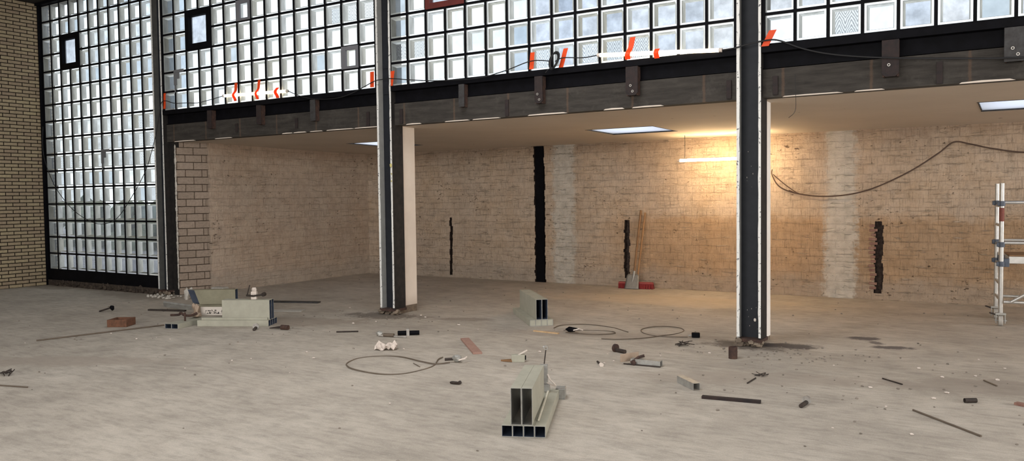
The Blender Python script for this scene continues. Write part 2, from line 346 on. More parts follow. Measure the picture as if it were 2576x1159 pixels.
# ------------------------------------------------------------------ mesh helpers
class B:
    def __init__(s): s.bm = bmesh.new(); s.mi = 0; s.rnd = None
    def face(s, vs, mi=None):
        try: f = s.bm.faces.new(vs)
        except ValueError: return None
        f.material_index = s.mi if mi is None else mi; return f
    def poly(s, pts, mi=None): return s.face([s.bm.verts.new(p) for p in pts], mi)
    def box(s, c, d, rot=None, mi=None, skip=()):
        c = Vector(c); hx, hy, hz = d[0]/2, d[1]/2, d[2]/2
        R = rot.to_3x3() if rot is not None else Matrix.Identity(3)
        v = [s.bm.verts.new(c + R @ Vector((x*hx, y*hy, z*hz))) for x in (-1, 1) for y in (-1, 1) for z in (-1, 1)]
        for k, idx in dict(xm=(0, 1, 3, 2), xp=(4, 6, 7, 5), ym=(0, 4, 5, 1), yp=(2, 3, 7, 6), zm=(0, 2, 6, 4), zp=(1, 5, 7, 3)).items():
            if k not in skip: s.face([v[i] for i in idx], mi)
        return s
    def span(s, a, b, mi=None):
        return s.box([(a[i]+b[i])/2 for i in range(3)], [abs(b[i]-a[i]) for i in range(3)], mi=mi)
    def cyl(s, a, b, r, n=16, r2=None, caps=True, mi=None):
        a, b = Vector(a), Vector(b); d = (b-a).normalized(); r2 = r if r2 is None else r2
        x = d.orthogonal().normalized(); y = d.cross(x)
        A, Bv = [], []
        for i in range(n):
            t = 2*math.pi*i/n; o = x*math.cos(t)+y*math.sin(t)
            A.append(s.bm.verts.new(a+o*r)); Bv.append(s.bm.verts.new(b+o*r2))
        for i in range(n): s.face([A[i], A[(i+1) % n], Bv[(i+1) % n], Bv[i]], mi)
        if caps: s.face(A[::-1], mi); s.face(Bv, mi)
        return s
    def pipe(s, a, b, r, t, n=20, mi=None):       # hollow round pipe
        a, b = Vector(a), Vector(b); d = (b-a).normalized(); x = d.orthogonal().normalized(); y = d.cross(x)
        R = []
        for p, rr in ((a, r), (b, r), (b, r-t), (a, r-t)):
            R.append([s.bm.verts.new(p+(x*math.cos(2*math.pi*i/n)+y*math.sin(2*math.pi*i/n))*rr) for i in range(n)])
        for k in range(4):
            P, Q = R[k], R[(k+1) % 4]
            for i in range(n): s.face([P[i], P[(i+1) % n], Q[(i+1) % n], Q[i]], mi)
        return s
    def sweep(s, pts, r, n=8, mi=None):
        pts = [Vector(p) for p in pts]; rings = []
        x = None
        for i, p in enumerate(pts):
            d = (pts[min(i+1, len(pts)-1)]-pts[max(i-1, 0)]).normalized()
            x = d.orthogonal().normalized() if x is None else (x - d*x.dot(d)).normalized()
            y = d.cross(x)
            rings.append([s.bm.verts.new(p+(x*math.cos(2*math.pi*k/n)+y*math.sin(2*math.pi*k/n))*r) for k in range(n)])
        for A, Q in zip(rings, rings[1:]):
            for k in range(n): s.face([A[k], A[(k+1) % n], Q[(k+1) % n], Q[k]], mi)
        s.face(rings[0][::-1], mi); s.face(rings[-1], mi); return s
    def prism(s, poly, a, b, axis='y', mi=None):   # poly in the two other axes, extruded from a to b along axis
        def P(u, v, t): return {'x': (t, u, v), 'y': (u, t, v), 'z': (u, v, t)}[axis]
        A = [s.bm.verts.new(P(u, v, a)) for u, v in poly]; Q = [s.bm.verts.new(P(u, v, b)) for u, v in poly]
        n = len(poly)
        for i in range(n): s.face([A[i], A[(i+1) % n], Q[(i+1) % n], Q[i]], mi)
        s.face(A[::-1], mi); s.face(Q, mi); return s
    def lump(s, c, r, seed=0, sub=1, mi=None, squash=1.0):
        rr = random.Random(seed)
        ret = bmesh.ops.create_icosphere(s.bm, subdivisions=sub, radius=1)
        sx, sy_, sz = r if isinstance(r, tuple) else (r, r, r*squash)
        for v in ret['verts']:
            k = rr.uniform(.75, 1.2)
            v.co = Vector(c) + Vector((v.co.x*sx*k, v.co.y*sy_*k, v.co.z*sz*k))
        fs = {f for v in ret['verts'] for f in v.link_faces}
        for f in fs: f.material_index = s.mi if mi is None else mi
        return s
    def build(s, name, mats, parent=None, bevel=0, smooth=False, loc=None, rot=None, recalc=True):
        if recalc: bmesh.ops.recalc_face_normals(s.bm, faces=s.bm.faces[:])
        me = bpy.data.meshes.new(name); s.bm.to_mesh(me); s.bm.free()
        for m in (mats if isinstance(mats, (list, tuple)) else [mats]): me.materials.append(MATS[m])
        if smooth:
            for p in me.polygons: p.use_smooth = True
            try: me.set_sharp_from_angle(angle=math.radians(40))
            except Exception: pass
        o = bpy.data.objects.new(name, me); COL.objects.link(o)
        if parent is not None: o.parent = parent
        if loc is not None: o.location = loc
        if rot is not None: o.rotation_euler = rot
        if bevel:
            b = o.modifiers.new('bevel', 'BEVEL'); b.width = bevel; b.segments = 2; b.limit_method = 'ANGLE'; b.angle_limit = math.radians(40)
        return o

def tag(o, label=None, cat=None, group=None, kind=None):
    if label: o['label'] = label
    if cat: o['category'] = cat
    if group: o['group'] = group
    if kind: o['kind'] = kind
    return o
def empty(name, loc=(0, 0, 0), rz=0, rot=None):
    o = bpy.data.objects.new(name, None); o.location = loc; o.rotation_euler = rot or (0, 0, rz); COL.objects.link(o)
    o.empty_display_size = .1; return o
def smooth_path(pts, k=8):
    pts = [Vector(p) for p in pts]; P = [pts[0]]+pts+[pts[-1]]; o = []
    for i in range(1, len(P)-2):
        for j in range(k):
            t = j/k; a, b, c, d = P[i-1], P[i], P[i+1], P[i+2]
            o.append(.5*((2*b)+(c-a)*t+(2*a-5*b+4*c-d)*t*t+(3*b-a-3*c+d)*t**3))
    o.append(pts[-1]); return o
def copy_tree(o, parent=None):
    c = o.copy(); COL.objects.link(c)
    if parent is not None: c.parent = parent
    for ch in list(o.children): copy_tree(ch, c)
    return c

# ------------------------------------------------------------------ layout
YG = 8.455                      # inner face of the glass-block wall
PX, PZ = .3141, .31496          # block pitch
XW = -15.98                     # clinker wall of the hall
COLS = (-12.35, -7.352, -2.405, 2.60)
HROOF = 5.36
def zceil(y): return 2.59 - (y-8.5)*.0125
YB = 13.03                      # back wall of the low room
XL = -11.85                     # left wall of the low room

# floor
b = B(); b.span((-16.3, -6.2, -.2), (9.2, 13.3, 0)); tag(b.build('floor', 'dusty_screed'), kind='structure')
# hall shell
b = B(); b.span((XW-.3, -6.2, 0), (XW, 8.7, 5.9)); tag(b.build('wall_left', 'clinker_brick'), kind='structure')
b = B(); b.span((9, -6.2, 0), (9.2, 13.3, 5.9)); tag(b.build('wall_right', 'hall_wall_plain'), kind='structure')
b = B(); b.span((-16.3, -6.2, 0), (9.2, -6, 5.9)); tag(b.build('wall_rear', 'hall_wall_plain'), kind='structure')
b = B(); b.span((-16.3, -6.2, HROOF+.03), (9.2, 8.75, HROOF+.35))
tag(b.build('ceiling_hall', 'roof_underside'), kind='structure')
b = B(); b.span((XW, 8.36, HROOF-.02), (9, 8.62, HROOF+.03)); tag(b.build('trim_1', 'black_steel'), kind='structure')

# back room walls -------------------------------------------------
CH = [(-9.665, .02, .06, 1.20, .035, 3), (-5.842, .02, .15, 1.17, .045, 4), (-1.795, .02, .12, 1.17, .075, 5)]
def jagged_wall():
    b = B(); rr = random.Random(3)
    zs_top = 2.75; dpt = .11
    # column slot + three chases cut in the wall
    slots = [(-9.668, 0.05, 1.20, .032), (-7.60, 0.0, 2.60, .112), (-5.842, .15, 1.17, .05), (-1.795, .10, 1.17, .055)]
    x = -12.2
    def q(x0, x1, z0, z1, y=YB): b.poly([(x0, y, z0), (x1, y, z0), (x1, y, z1), (x0, y, z1)])
    for (xc, z0, z1, hw) in slots:
        xa, xb = xc-.3, xc+.3
        q(x, xa, 0, zs_top)
        if z0 > 0: q(xa, xb, 0, z0)
        if z1 < zs_top: q(xa, xb, z1, zs_top)
        n = max(6, int((z1-z0)/.055)); zs = [z0+(z1-z0)*i/n for i in range(n+1)]
        drift = 0
        L = []
        for i in range(n):
            drift += rr.uniform(-.008, .008); drift *= .9
            k = 1 + (rr.uniform(-.30, .30) + (.25 if rr.random() < .12 else 0))*(.35 if hw > .1 else 1)
            L.append((xc-hw*k+drift, xc+hw*(1+rr.uniform(-.25, .25)*(.3 if hw > .1 else 1))+drift))
        for i in range(n):
            l, r = L[i]; za, zb = zs[i], zs[i+1]
            q(xa, l, za, zb); q(r, xb, za, zb)
            q(l, r, za, zb, YB+dpt)
            b.poly([(l, YB, za), (l, YB+dpt, za), (l, YB+dpt, zb), (l, YB, zb)], 1)
            b.poly([(r, YB, za), (r, YB, zb), (r, YB+dpt, zb), (r, YB+dpt, za)], 1)
            if i:
                for s_ in (0, 1):
                    p0, p1 = L[i-1][s_], L[i][s_]
                    b.poly([(p0, YB, za), (p1, YB, za), (p1, YB+dpt, za), (p0, YB+dpt, za)], 1)
        l, r = L[0]; b.poly([(l, YB, z0), (r, YB, z0), (r, YB+dpt, z0), (l, YB+dpt, z0)], 1)
        l, r = L[-1]; b.poly([(l, YB, z1), (r, YB, z1), (r, YB+dpt, z1), (l, YB+dpt, z1)], 1)
        x = xb
    q(x, 9.0, 0, zs_top)
    b.span((-12.2, YB+dpt+.001, 0), (9, YB+.3, zs_top), 1)
    for f in b.bm.faces:
        if abs(f.calc_center_median().y-(YB+dpt)) < .002: f.material_index = 1
    return b
simple('chase_rubble', (.10, .07, .055), .95, 0, c2=(.03, .02, .018), scale=22, bump=1.0, world=True)
tag(jagged_wall().build('wall_back', ['stripped_brick_x', 'chase_rubble'], recalc=False), kind='structure')
# broken brick teeth in the right-hand chase
simple('red_broken_brick', (.32, .20, .155), .95, 0, c2=(.20, .10, .08), scale=14, bump=.8, world=True)
tt = empty('broken_brick_edge', (-1.87, YB, 0))
tag(tt, 'ragged edge of broken red bricks along the right-hand wall slot', 'brickwork')
b = B(); rr = random.Random(5)
for i in range(15):
    z = .18+i*.066; wd = rr.uniform(.05, .11)
    b.box((rr.uniform(-.015, .01), -.004, z), (wd, .05, .038), Matrix.Rotation(rr.uniform(-.08, .08), 3, 'Y'))
b.build('brick_stubs', 'red_broken_brick', tt, bevel=.004)
# mortar smears beside the chases
for xc, z0, z1 in ((-9.75, 1.05, 1.50), (-5.86, 1.2, 1.42), (-1.78, 1.2, 1.42)):
    pass
b = B(); b.span((XL-.3, 9.05, 0), (XL, YB+.1, 2.75)); tag(b.build('wall_room_left', 'stripped_brick_y'), kind='structure')
# pier of laid bricks between the corner column and that wall, its inner end toothed
PA = Vector((-12.08, 8.56, 0)); PD = Vector((-11.87, 9.07, 0))-PA; PL = PD.length
b = B(); rr = random.Random(11); RP = Matrix.Rotation(math.atan2(-PD.x, PD.y), 3, 'Z')
for i in range(21):
    z0 = i*.125; ln = PL + (.02 if i % 2 else -.07) + rr.uniform(-.02, .02)
    if z0+.12 > 2.58: continue
    b.box(PA + PD.normalized()*(ln/2) + RP @ Vector((-.10, 0, z0+.0625)), (.2, ln, .117), RP)
b.box(PA + PD*.55 + RP @ Vector((-.13, 0, 1.3)), (.2, PL*1.08, 2.6), RP)
tag(b.build('wall_pier', 'pier_brick', bevel=.004), kind='structure')
# dark reveal between glass wall and pier
b = B(); b.span((-12.30, 8.55, 0), (-12.085, 8.75, 2.6)); tag(b.build('trim_2', 'column_black_side'), kind='structure')
b = B()
for i in range(46):
    z = .15+i*.052+random.uniform(-.01, .01)
    b.lump((-12.085, 8.548, z), (random.choice((.006, .010, .018, .028)), .014, random.uniform(.04, .07)), i)
tag(b.build('foam_seam', 'foam_white', smooth=True), 'lumpy pale foam seam running up the edge of the left brick pier', 'foam seam')

# low-room ceiling with three skylight openings ---------------------
SKYS = [(-10.02, 10.50, -9.18, 11.55), (-5.42, 10.66, -4.38, 11.60), (-.42, 10.24, .62, 11.28)]
def ceiling():
    b = B(); x0, x1, y0, y1 = -12.1, 9.0, 8.60, YB+.1
    xs = sorted({x0, x1, *[s[0] for s in SKYS], *[s[2] for s in SKYS]})
    for xa, xb in zip(xs, xs[1:]):
        hole = next((s for s in SKYS if abs(s[0]-xa) < 1e-6), None)
        segs = [(y0, y1)] if hole is None else [(y0, hole[1]), (hole[3], y1)]
        for ya, yb in segs:
            b.poly([(xa, ya, zceil(ya)), (xb, ya, zceil(ya)), (xb, yb, zceil(yb)), (xa, yb, zceil(yb))])
            b.poly([(xa, ya, zceil(ya)+.18), (xb, ya, zceil(ya)+.18), (xb, yb, zceil(yb)+.18), (xa, yb, zceil(yb)+.18)])
    for (xa, ya, xb, yb) in SKYS:
        for p, q in (((xa, ya), (xb, ya)), ((xb, ya), (xb, yb)), ((xb, yb), (xa, yb)), ((xa, yb), (xa, ya))):
            b.poly([(*p, zceil(p[1])), (*q, zceil(q[1])), (*q, 2.85), (*p, 2.85)])
    return b
tag(ceiling().build('ceiling_room', 'ceiling_paint', recalc=False), kind='structure')
for (xa, ya, xb, yb), lab in zip(SKYS, ('white skylight panel in the low ceiling, half hidden behind the middle column',
                                        'square white skylight panel in the low ceiling between the middle and right columns',
                                        'white skylight panel in the low ceiling at far right')):
    r = empty('skylight', ((xa+xb)/2, (ya+yb)/2, zceil((ya+yb)/2)))
    tag(r, lab, 'skylight', 'skylights in the low ceiling')
    hx, hy = (xb-xa)/2, (yb-ya)/2; sl = -.0125
    b = B(); b.poly([(-hx, -hy, .012-sl*-hy*-1), (hx, -hy, .012+hy*.0125), (hx, hy, .012-hy*.0125), (-hx, hy, .012-hy*.0125)] if False else
                    [(-hx, -hy, .014+hy*.0125), (hx, -hy, .014+hy*.0125), (hx, hy, .014-hy*.0125), (-hx, hy, .014-hy*.0125)])
    b.build('diffuser', 'opal_skylight', r)
    b = B()
    for k in (-1, 1):
        b.span((-hx-.012, k*hy-.006, -.004-k*hy*.0125), (hx+.012, k*hy+.006, .03-k*hy*.0125)); 
        b.box((k*hx, 0, .012), (.012, 2*hy, .03), Matrix.Rotation(-.0125, 3, 'X'))
    b.build('frame', 'grey_plate', r)

# steel upright built into the back wall
r = empty('wall_stanchion', (-7.60, YB, 0)); tag(r, 'black steel upright sunk into the back brick wall from floor to ceiling', 'steel upright')
b = B(); b.span((-.085, .0, 0), (.085, .015, 2.53)); b.build('front_flange', 'black_steel', r)
b = B(); b.span((-.006, .015, 0), (.006, .10, 2.53)); b.build('web', 'rust', r)

# ------------------------------------------------------------------ steel columns with plaster pilasters
def column(x, label, first, pil=True, foot=True, z0=.08):
    r = empty('steel_column', (x, 8.43, 0)); tag(r, label, 'column', 'steel columns of the glass wall', 'structure')
    hw = .125; top = HROOF+.02
    for sgn in (-1, 1):
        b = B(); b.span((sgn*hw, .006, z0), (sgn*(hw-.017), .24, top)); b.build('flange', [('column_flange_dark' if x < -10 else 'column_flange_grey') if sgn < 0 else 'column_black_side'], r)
        b = B(); wd = .030 if sgn < 0 else .025
        n = 60
        xs0 = sgn*(hw+.001)
        L = []; rr = random.Random(int(x*10)+sgn)
        for i in range(n+1):
            z = z0+.02+(top-z0-.02)*i/n; L.append((z, sgn*(hw-wd+rr.uniform(-.003, .003))))
        for (za, xa), (zb, xb) in zip(L, L[1:]):
            b.poly([(xs0, 0, za), (xa, 0, za), (xb, 0, zb), (xs0, 0, zb)])
            b.poly([(xa, 0, za), (xa, .006, za), (xb, .006, zb), (xb, 0, zb)]); b.poly([(xs0, 0, za), (xs0, .006, za), (xs0, .006, zb), (xs0, 0, zb)])
        b.build('flange_edge', 'chipped_white_paint', r)
    b = B(); b.span((-hw+.017, .112, z0), (hw-.017, .124, top)); b.build('web', 'column_web_paint', r)
    if x < -3:
        b = B()
        for i, (z, w_) in enumerate(((3.40, .16), (3.05, .16))): b.span((-.09, .096, z-.03), (.09, .112, z+.035))
        b.build('splice_plate', 'column_web_paint', r, bevel=.003)
    b = B(); b.span((-hw-.01, -.005, z0-.03), (hw+.01, .25, z0+.005)); b.build('base_plate', 'rust', r)
    if pil:
        b = B(); b.span((-.10, .17, .10 if x < -3 else .05), (.085, .54, 2.60)); b.build('pilaster', 'pilaster_plaster' if x < -3 else 'white_plaster', r)
        b = B(); b.span((-.10, .172, 0), (.083, .535, .11 if x < -3 else .06)); b.build('pilaster_foot', 'column_footing', r)
    if foot:
        b = B(); rr = random.Random(int(x*7))
        for i in range(26):
            b.lump((rr.uniform(-.13, .13), rr.uniform(-.03, .16), rr.uniform(0, .06)), (rr.uniform(.03, .06), rr.uniform(.03, .05), rr.uniform(.02, .04)), i)
        b.build('broken_footing', 'column_footing', r)
    return r
column(COLS[0], 'dark steel column at the corner between the full-height glass wall and the low room', True, pil=False)
c2 = column(COLS[1], 'dark steel column with white edges in the middle, plaster pilaster behind it', False)
b = B(); b.lump((.118, -.012, 2.04), (.02, .012, .035), 1); b.lump((.12, -.008, 1.93), (.012, .008, .014), 2); b.lump((.12, -.008, 1.83), (.012, .008, .014), 3)
b.build('yellow_tag', 'yellow_tag', c2)
c3 = column(COLS[2], 'dark steel column with chipped white edges on the right, nearest to the viewer', False)
b = B(); rr = random.Random(4)
for i in range(13):
    z = rr.choice((rr.uniform(.12, .45), rr.uniform(1.6, 2.3)));
    b.box((rr.uniform(-.06, .07), .1105, z), (rr.uniform(.001, .004), .002, rr.uniform(.003, .014)))
b.lump((.035, .110, .27), (.014, .003, .022), 1)
b.build('paint_chips', 'pale_plaster', c3)
column(COLS[3], 'dark steel column beyond the right edge of the view', False)

# ------------------------------------------------------------------ glass-block windows
def pane(b, x, z, mi, w_=.284):
    """one hollow glass block; x,z = centre; slots 0 front 1 rim 2 side 3.. back"""
    h = w_/2; i = h-.021; y0 = YG+.006; y1 = YG+.010; y2 = YG+.086
    fs = []
    V = lambda a, y, c: b.bm.verts.new((x+a, y, z+c))
    O = [V(-h, y0, -h), V(h, y0, -h), V(h, y0, h), V(-h, y0, h)]
    I = [V(-i, y1, -i), V(i, y1, -i), V(i, y1, i), V(-i, y1, i)]
    j = i-.016
    K = [V(-j, y2, -j), V(j, y2, -j), V(j, y2, j), V(-j, y2, j)]
    for k in range(4):
        fs.append(b.face([O[k], O[(k+1) % 4], I[(k+1) % 4], I[k]], 1))
        fs.append(b.face([I[k], I[(k+1) % 4], K[(k+1) % 4], K[k]], 2))
    fs.append(b.face(I, 0)); fs.append(b.face(K, mi))
    r = (random.random(), random.random(), random.random(), 1)
    for f in fs: f[b.rnd] = r

def glass_window(n, x0, cols, z0, rows, vents=(), small=(), pattern=(), blue=(), cloudy=(), smears=(), red=()):
    r = empty('window_%d' % n, (0, 0, 0)); tag(r, kind='structure')
    gone = {(c+a, k+d) for (c, k) in vents for a in (0, 1) for d in (0, 1)} | {(c+a, k+d) for (c, k) in red for a in (0, 1) for d in (0, 1)}
    b = B(); bw = .030
    X1 = x0+cols*PX; Z1 = z0+rows*PZ
    ya, yb = YG, YG+.03
    for c in range(cols+1):
        x = x0+c*PX; t = bw if 0 < c < cols else bw+.012
        for k in range(rows):
            if any(c == q[0]+1 and k in (q[1], q[1]+1) for q in list(vents)+list(red)): continue
            b.span((x-t/2, ya-.004, z0+k*PZ-(.01 if k == 0 else 0)), (x+t/2, yb, z0+(k+1)*PZ+(.02 if k == rows-1 else 0)))
    for k in range(rows+1):
        z = z0+k*PZ
        for c in range(cols):
            xa = x0+c*PX+bw/2-.001
            b.span((xa, ya, z-bw/2), (xa+PX-bw+.002, yb-.002, z+bw/2))
    # openings: cut by deleting bar geometry inside the vents
    bm = b.bm
    kill = set()
    for (c, k) in list(vents)+list(red):
        cx, cz = x0+(c+1)*PX, z0+(k+1)*PZ
        for f in bm.faces:
            m = f.calc_center_median()
            if abs(m.x-cx) < PX-.03 and abs(m.z-cz) < .02: kill.add(f)
    if kill: bmesh.ops.delete(bm, geom=list(kill), context='FACES')
    # the upright bar that would run through the opening is split around it
    b.build('glazing_bars', 'black_steel', r)
    def mk(cells, name):
        if not cells: return
        b = B(); b.rnd = b.bm.faces.layers.float_color.new('rnd')
        for (c, k, mi) in cells: pane(b, x0+(c+.5)*PX, z0+(k+.5)*PZ, mi)
        b.build(name, ['block_front', 'block_rim', 'block_side', 'block_clear', 'block_blue', 'block_cloudy', 'block_pattern', 'block_ground'], r, recalc=False)
    allc = [(c, k) for c in range(cols) for k in range(rows) if (c, k) not in gone]
    mk([(c, k, 4 if (c, k) in blue else 5 if (c, k) in cloudy else (7 if n == 1 and (k < 9 or random.random() < .45) else 3)) for c, k in allc if (c, k) not in pattern], 'glass_blocks')
    mk([(c, k, 6) for c, k in allc if (c, k) in pattern], 'patterned_glass_blocks')
    for lst, mat in ((vents, 'black_steel'), (red, 'red_frame_paint')):
        for (c, k) in lst:
            cx, cz = x0+(c+1)*PX, z0+(k+1)*PZ
            b = B(); o = PX-.005; t = .088 if mat == 'black_steel' else .075
            for s_ in (-1, 1):
                b.span((cx+s_*o, YG-.018, cz-o), (cx+s_*(o-t), YG+.07, cz+o))
                b.span((cx-o+t, YG-.018, cz+s_*o), (cx+o-t, YG+.07, cz+s_*(o-t)))
            f = b.build('vent_frame', mat, r, bevel=.004)
            b = B(); b.rnd = b.bm.faces.layers.float_color.new('rnd'); i = o-t
            for y, mi in ((YG+.012, 0), (YG+.05, 1)):
                fc = b.poly([(cx-i, y, cz-i), (cx+i, y, cz-i), (cx+i, y, cz+i), (cx-i, y, cz+i)], mi); fc[b.rnd] = (.4, .5, .5, 1)
            b.build('vent_pane', ['block_front', 'block_cloudy'], f, recalc=False)
    for (c, k) in small:
        cx, cz = x0+(c+.5)*PX, z0+(k+.5)*PZ; o = PX/2; b = B()
        b.span((cx-o, YG-.02, cz-o), (cx-o+.085, YG+.01, cz+o)); b.span((cx+o-.045, YG-.02, cz-o), (cx+o, YG+.01, cz+o))
        b.span((cx-o+.085, YG-.02, cz+o-.055), (cx+o-.045, YG+.01, cz+o)); b.span((cx-o+.085, YG-.02, cz-o), (cx+o-.045, YG+.01, cz-o+.035))
        tag(b.build('grey_frame', 'grey_vent_paint', r, bevel=.002), 'grey frame around a single glass block')
    for (c, k) in smears:
        cx, cz = x0+c*PX, z0+k*PZ; b = B(); rr = random.Random(c)
        b.span((cx-.02, YG-.012, cz-.02), (cx+.24, YG-.002, cz+.03)); b.span((cx-.02, YG-.012, cz-.22), (cx+.06, YG-.002, cz-.02))
        b.span((cx+.06, YG-.012, cz-.12), (cx+.13, YG-.002, cz-.02)); b.span((cx-.005, YG-.010, cz-.34), (cx+.02, YG-.002, cz-.22))
        tag(b.build('putty_smear', 'putty', r, bevel=.006), 'grey putty smear on the bars')
    return r
X1, X2, X3, X4 = -15.942, -12.210, -7.256, -2.262
glass_window(1, X1, 11, .305, 16, vents=((2, 12),),
             pattern={(2, 0), (3, 0), (4, 0), (2, 1), (3, 1), (1, 6), (2, 6), (3, 6), (9, 6), (10, 6), (9, 7), (10, 7), (9, 8), (10, 8)},
             blue={(2, 14), (3, 14), (4, 11), (5, 11), (4, 7), (4, 5), (5, 5), (6, 5), (9, 4), (9, 3), (10, 3), (8, 11), (9, 11), (10, 11), (9, 10), (10, 10)},
             smears=((6, 7),))
glass_window(2, X2, 15, 3.10, 7, vents=((2, 3),), small=((6, 4), (13, 1)),
             pattern={(12, 3), (13, 3), (14, 3)},
             blue={(0, k) for k in range(7)} | {(1, k) for k in range(6)} | {(5, 2), (11, 1)}, smears=((1, 2),))
glass_window(3, X3, 15, 3.10, 7, red=((2, 3),), pattern={(0, 1), (1, 1), (7, 0), (9, 0), (10, 0), (11, 0)},
             blue={(0, 0), (0, 2), (0, 3), (6, 0), (6, 1)}, cloudy={(c, k) for c in range(7, 15) for k in range(4)})
glass_window(4, X4, 15, 3.115, 7, pattern={(2, 0)}, blue={(6, 0)}, cloudy={(c, k) for c in range(15) for k in range(4)} - {(0, 0), (1, 0), (3, 0)})
# kerb under the full-height glass wall and its dark corner strip
b = B(); b.span((X1-.04, 8.43, .10), (X1+11*PX-.005, 8.60, .295)); tag(b.build('trim_3', 'black_steel', bevel=.004), kind='structure')
b = B(); rr = random.Random(2)
b.span((X1, 8.42, 0), (X1+11*PX, 8.62, .11))
for i in range(46):
    b.lump((X1+.1+i*.074+rr.uniform(-.03, .03), 8.41, rr.uniform(.01, .09)), (rr.uniform(.03, .08), .03, rr.uniform(.03, .05)), i)
tag(b.build('baseboard_front', 'kerb_masonry'), kind='structure')
b = B(); b.span((XW-.02, 8.40, 0), (X1-.012, 8.6, HROOF)); tag(b.build('trim_4', 'black_steel'), kind='structure')

# ------------------------------------------------------------------ beams and concrete fascia between the columns
bays = ((COLS[0]+.125, COLS[1]-.125), (COLS[1]+.125, COLS[2]-.125), (COLS[2]+.125, COLS[3]-.125))
beam_lab = ('black steel beam under the glass blocks of the left bay', 'black steel beam under the glass blocks of the middle bay', 'black steel beam under the glass blocks of the right bay')
fas_lab = ('stained concrete fascia under the beam of the left bay', 'stained concrete fascia under the beam of the middle bay', 'stained concrete fascia under the beam of the right bay')
for i, (xa, xb) in enumerate(bays):
    r = empty('steel_beam', (xa, 8.43, 2.89)); tag(r, beam_lab[i], 'beam', 'black beams under the glass blocks', 'structure')
    L = xb-xa
    b = B(); b.span((0, 0, .150), (L, .20, .222)); b.build('upper_flange', 'black_steel', r, bevel=.003)
    b = B(); b.span((0, .10, 0), (L, .115, .150)); b.build('web', 'black_steel', r)
    b = B(); b.span((0, .075, -.012), (L, .20, .004)); b.build('lower_flange', 'black_steel', r)
    b = B(); b.span((xa, 8.505, zceil(8.5)-.002), (xb, 8.66, 2.885)); o = b.build('concrete_fascia', 'fascia_concrete'); tag(o, fas_lab[i], 'fascia', 'concrete fascias', 'structure')
    # ragged plaster line where the ceiling meets the fascia
    b = B(); rr = random.Random(i+20); x = xa+.2
    while x < xb-.2:
        ln = rr.uniform(.2, .6); hh = rr.uniform(.002, .007)
        if rr.random() < .8:
            b.prism([(x, zceil(8.5)-.008), (x+ln, zceil(8.5)-.008), (x+ln*.9, zceil(8.5)+hh), (x+ln*.4, zceil(8.5)+hh*1.6), (x+.02, zceil(8.5)+hh*.6)], 8.497, 8.507, 'y')
        x += ln+rr.uniform(0, .1)
    tag(b.build('plaster_edge', 'pilaster_plaster'), 'ragged pale plaster line along the bottom of the fascia in the %s bay' % ('left', 'middle', 'right')[i], 'plaster edge', 'plaster lines', 'structure')

# hanging bracket plates (x, width, bottom z, rounded, label)
BR = [(-11.00, .10, 2.745, 0, 'narrow rusty bracket plate, nearest the corner column'),
      (-9.84, .10, 2.742, 0, 'narrow rusty bracket plate below the left lamp tube'),
      (-8.69, .10, 2.730, 0, 'narrow grey bracket plate right of the left lamp tube'),
      (-6.045, .085, 2.748, 0, 'narrow grey bracket plate, first right of the middle column'),
      (-4.91, .11, 2.712, 1, 'rusty bracket plate below the coiled cable'),
      (-3.705, .145, 2.715, 1, 'rounded rusty bracket plate with two bolt holes below the right lamp tube'),
      (-1.067, .150, 2.690, 1, 'broad rounded rusty bracket plate, first right of the right column'),
      (-.075, .150, 2.735, 0, 'grey bracket plate with two bolts at the far right edge'),
      (1.3, .15, 2.70, 1, 'rusty bracket plate beyond the right edge of the view')]
for (x, wd, zb, rnd, lab) in BR:
    r = empty('bracket_plate', (x, 8.415, zb)); tag(r, lab, 'bracket', 'bracket plates hanging from the black beam')
    h = 3.035-zb; k = .03 if rnd else .004
    b = B(); b.prism([(-wd/2, h), (-wd/2, k), (-wd/2+k, 0), (wd/2-k, 0), (wd/2, k), (wd/2, h)], 0, .012, 'y')
    b.build('plate', 'grey_plate' if 'grey' in lab else 'dark_rusty_plate', r, bevel=.002)
    b = B(); b.span((-wd/2+.008, .012, .0), (-wd/2+.020, .10, h)); b.span((wd/2-.020, .012, 0), (wd/2-.008, .10, h)); b.build('side_rib', 'rust', r)
    if wd > .1:
        for j, (bx, bz) in enumerate(((-.012, .11), (.012, .045)) if rnd else ((-.01, .115), (.03, .06))):
            if lab.startswith('broad') and j: break
            b = B(); b.pipe((bx, -.008, bz), (bx, .002, bz), .014, .006); b.build('bolt_eye', 'pale_metal', r)
# short flat irons on the fascia
ST = [(-10.44, 2.66, 'short rusty flat iron on the fascia left of the left lamp tube'), (-9.11, 2.65, 'short rusty flat iron on the fascia right of the left lamp tube'),
      (-7.70, 2.603, 'short rusty flat iron on the fascia touching the middle column on its left'), (-7.105, 2.603, 'short rusty flat iron on the fascia just right of the middle column'),
      (-5.41, 2.595, 'short dark flat iron on the fascia left of the coiled cable'), (-2.63, 2.604, 'rusty flat iron on the fascia touching the right column on its left'),
      (-2.15, 2.608, 'dark flat iron on the fascia just right of the right column'), (-.66, 2.596, 'short black flat iron on the fascia between the two right-hand bracket plates')]
for x, zb, lab in ST:
    b = B(); b.span((-.026, 0, 0), (.026, .016, 2.80-zb)); o = b.build('flat_iron', 'dark_rusty_plate', bevel=.002, loc=(x, 8.488, zb)); tag(o, lab, 'flat iron', 'short flat irons on the fascia')

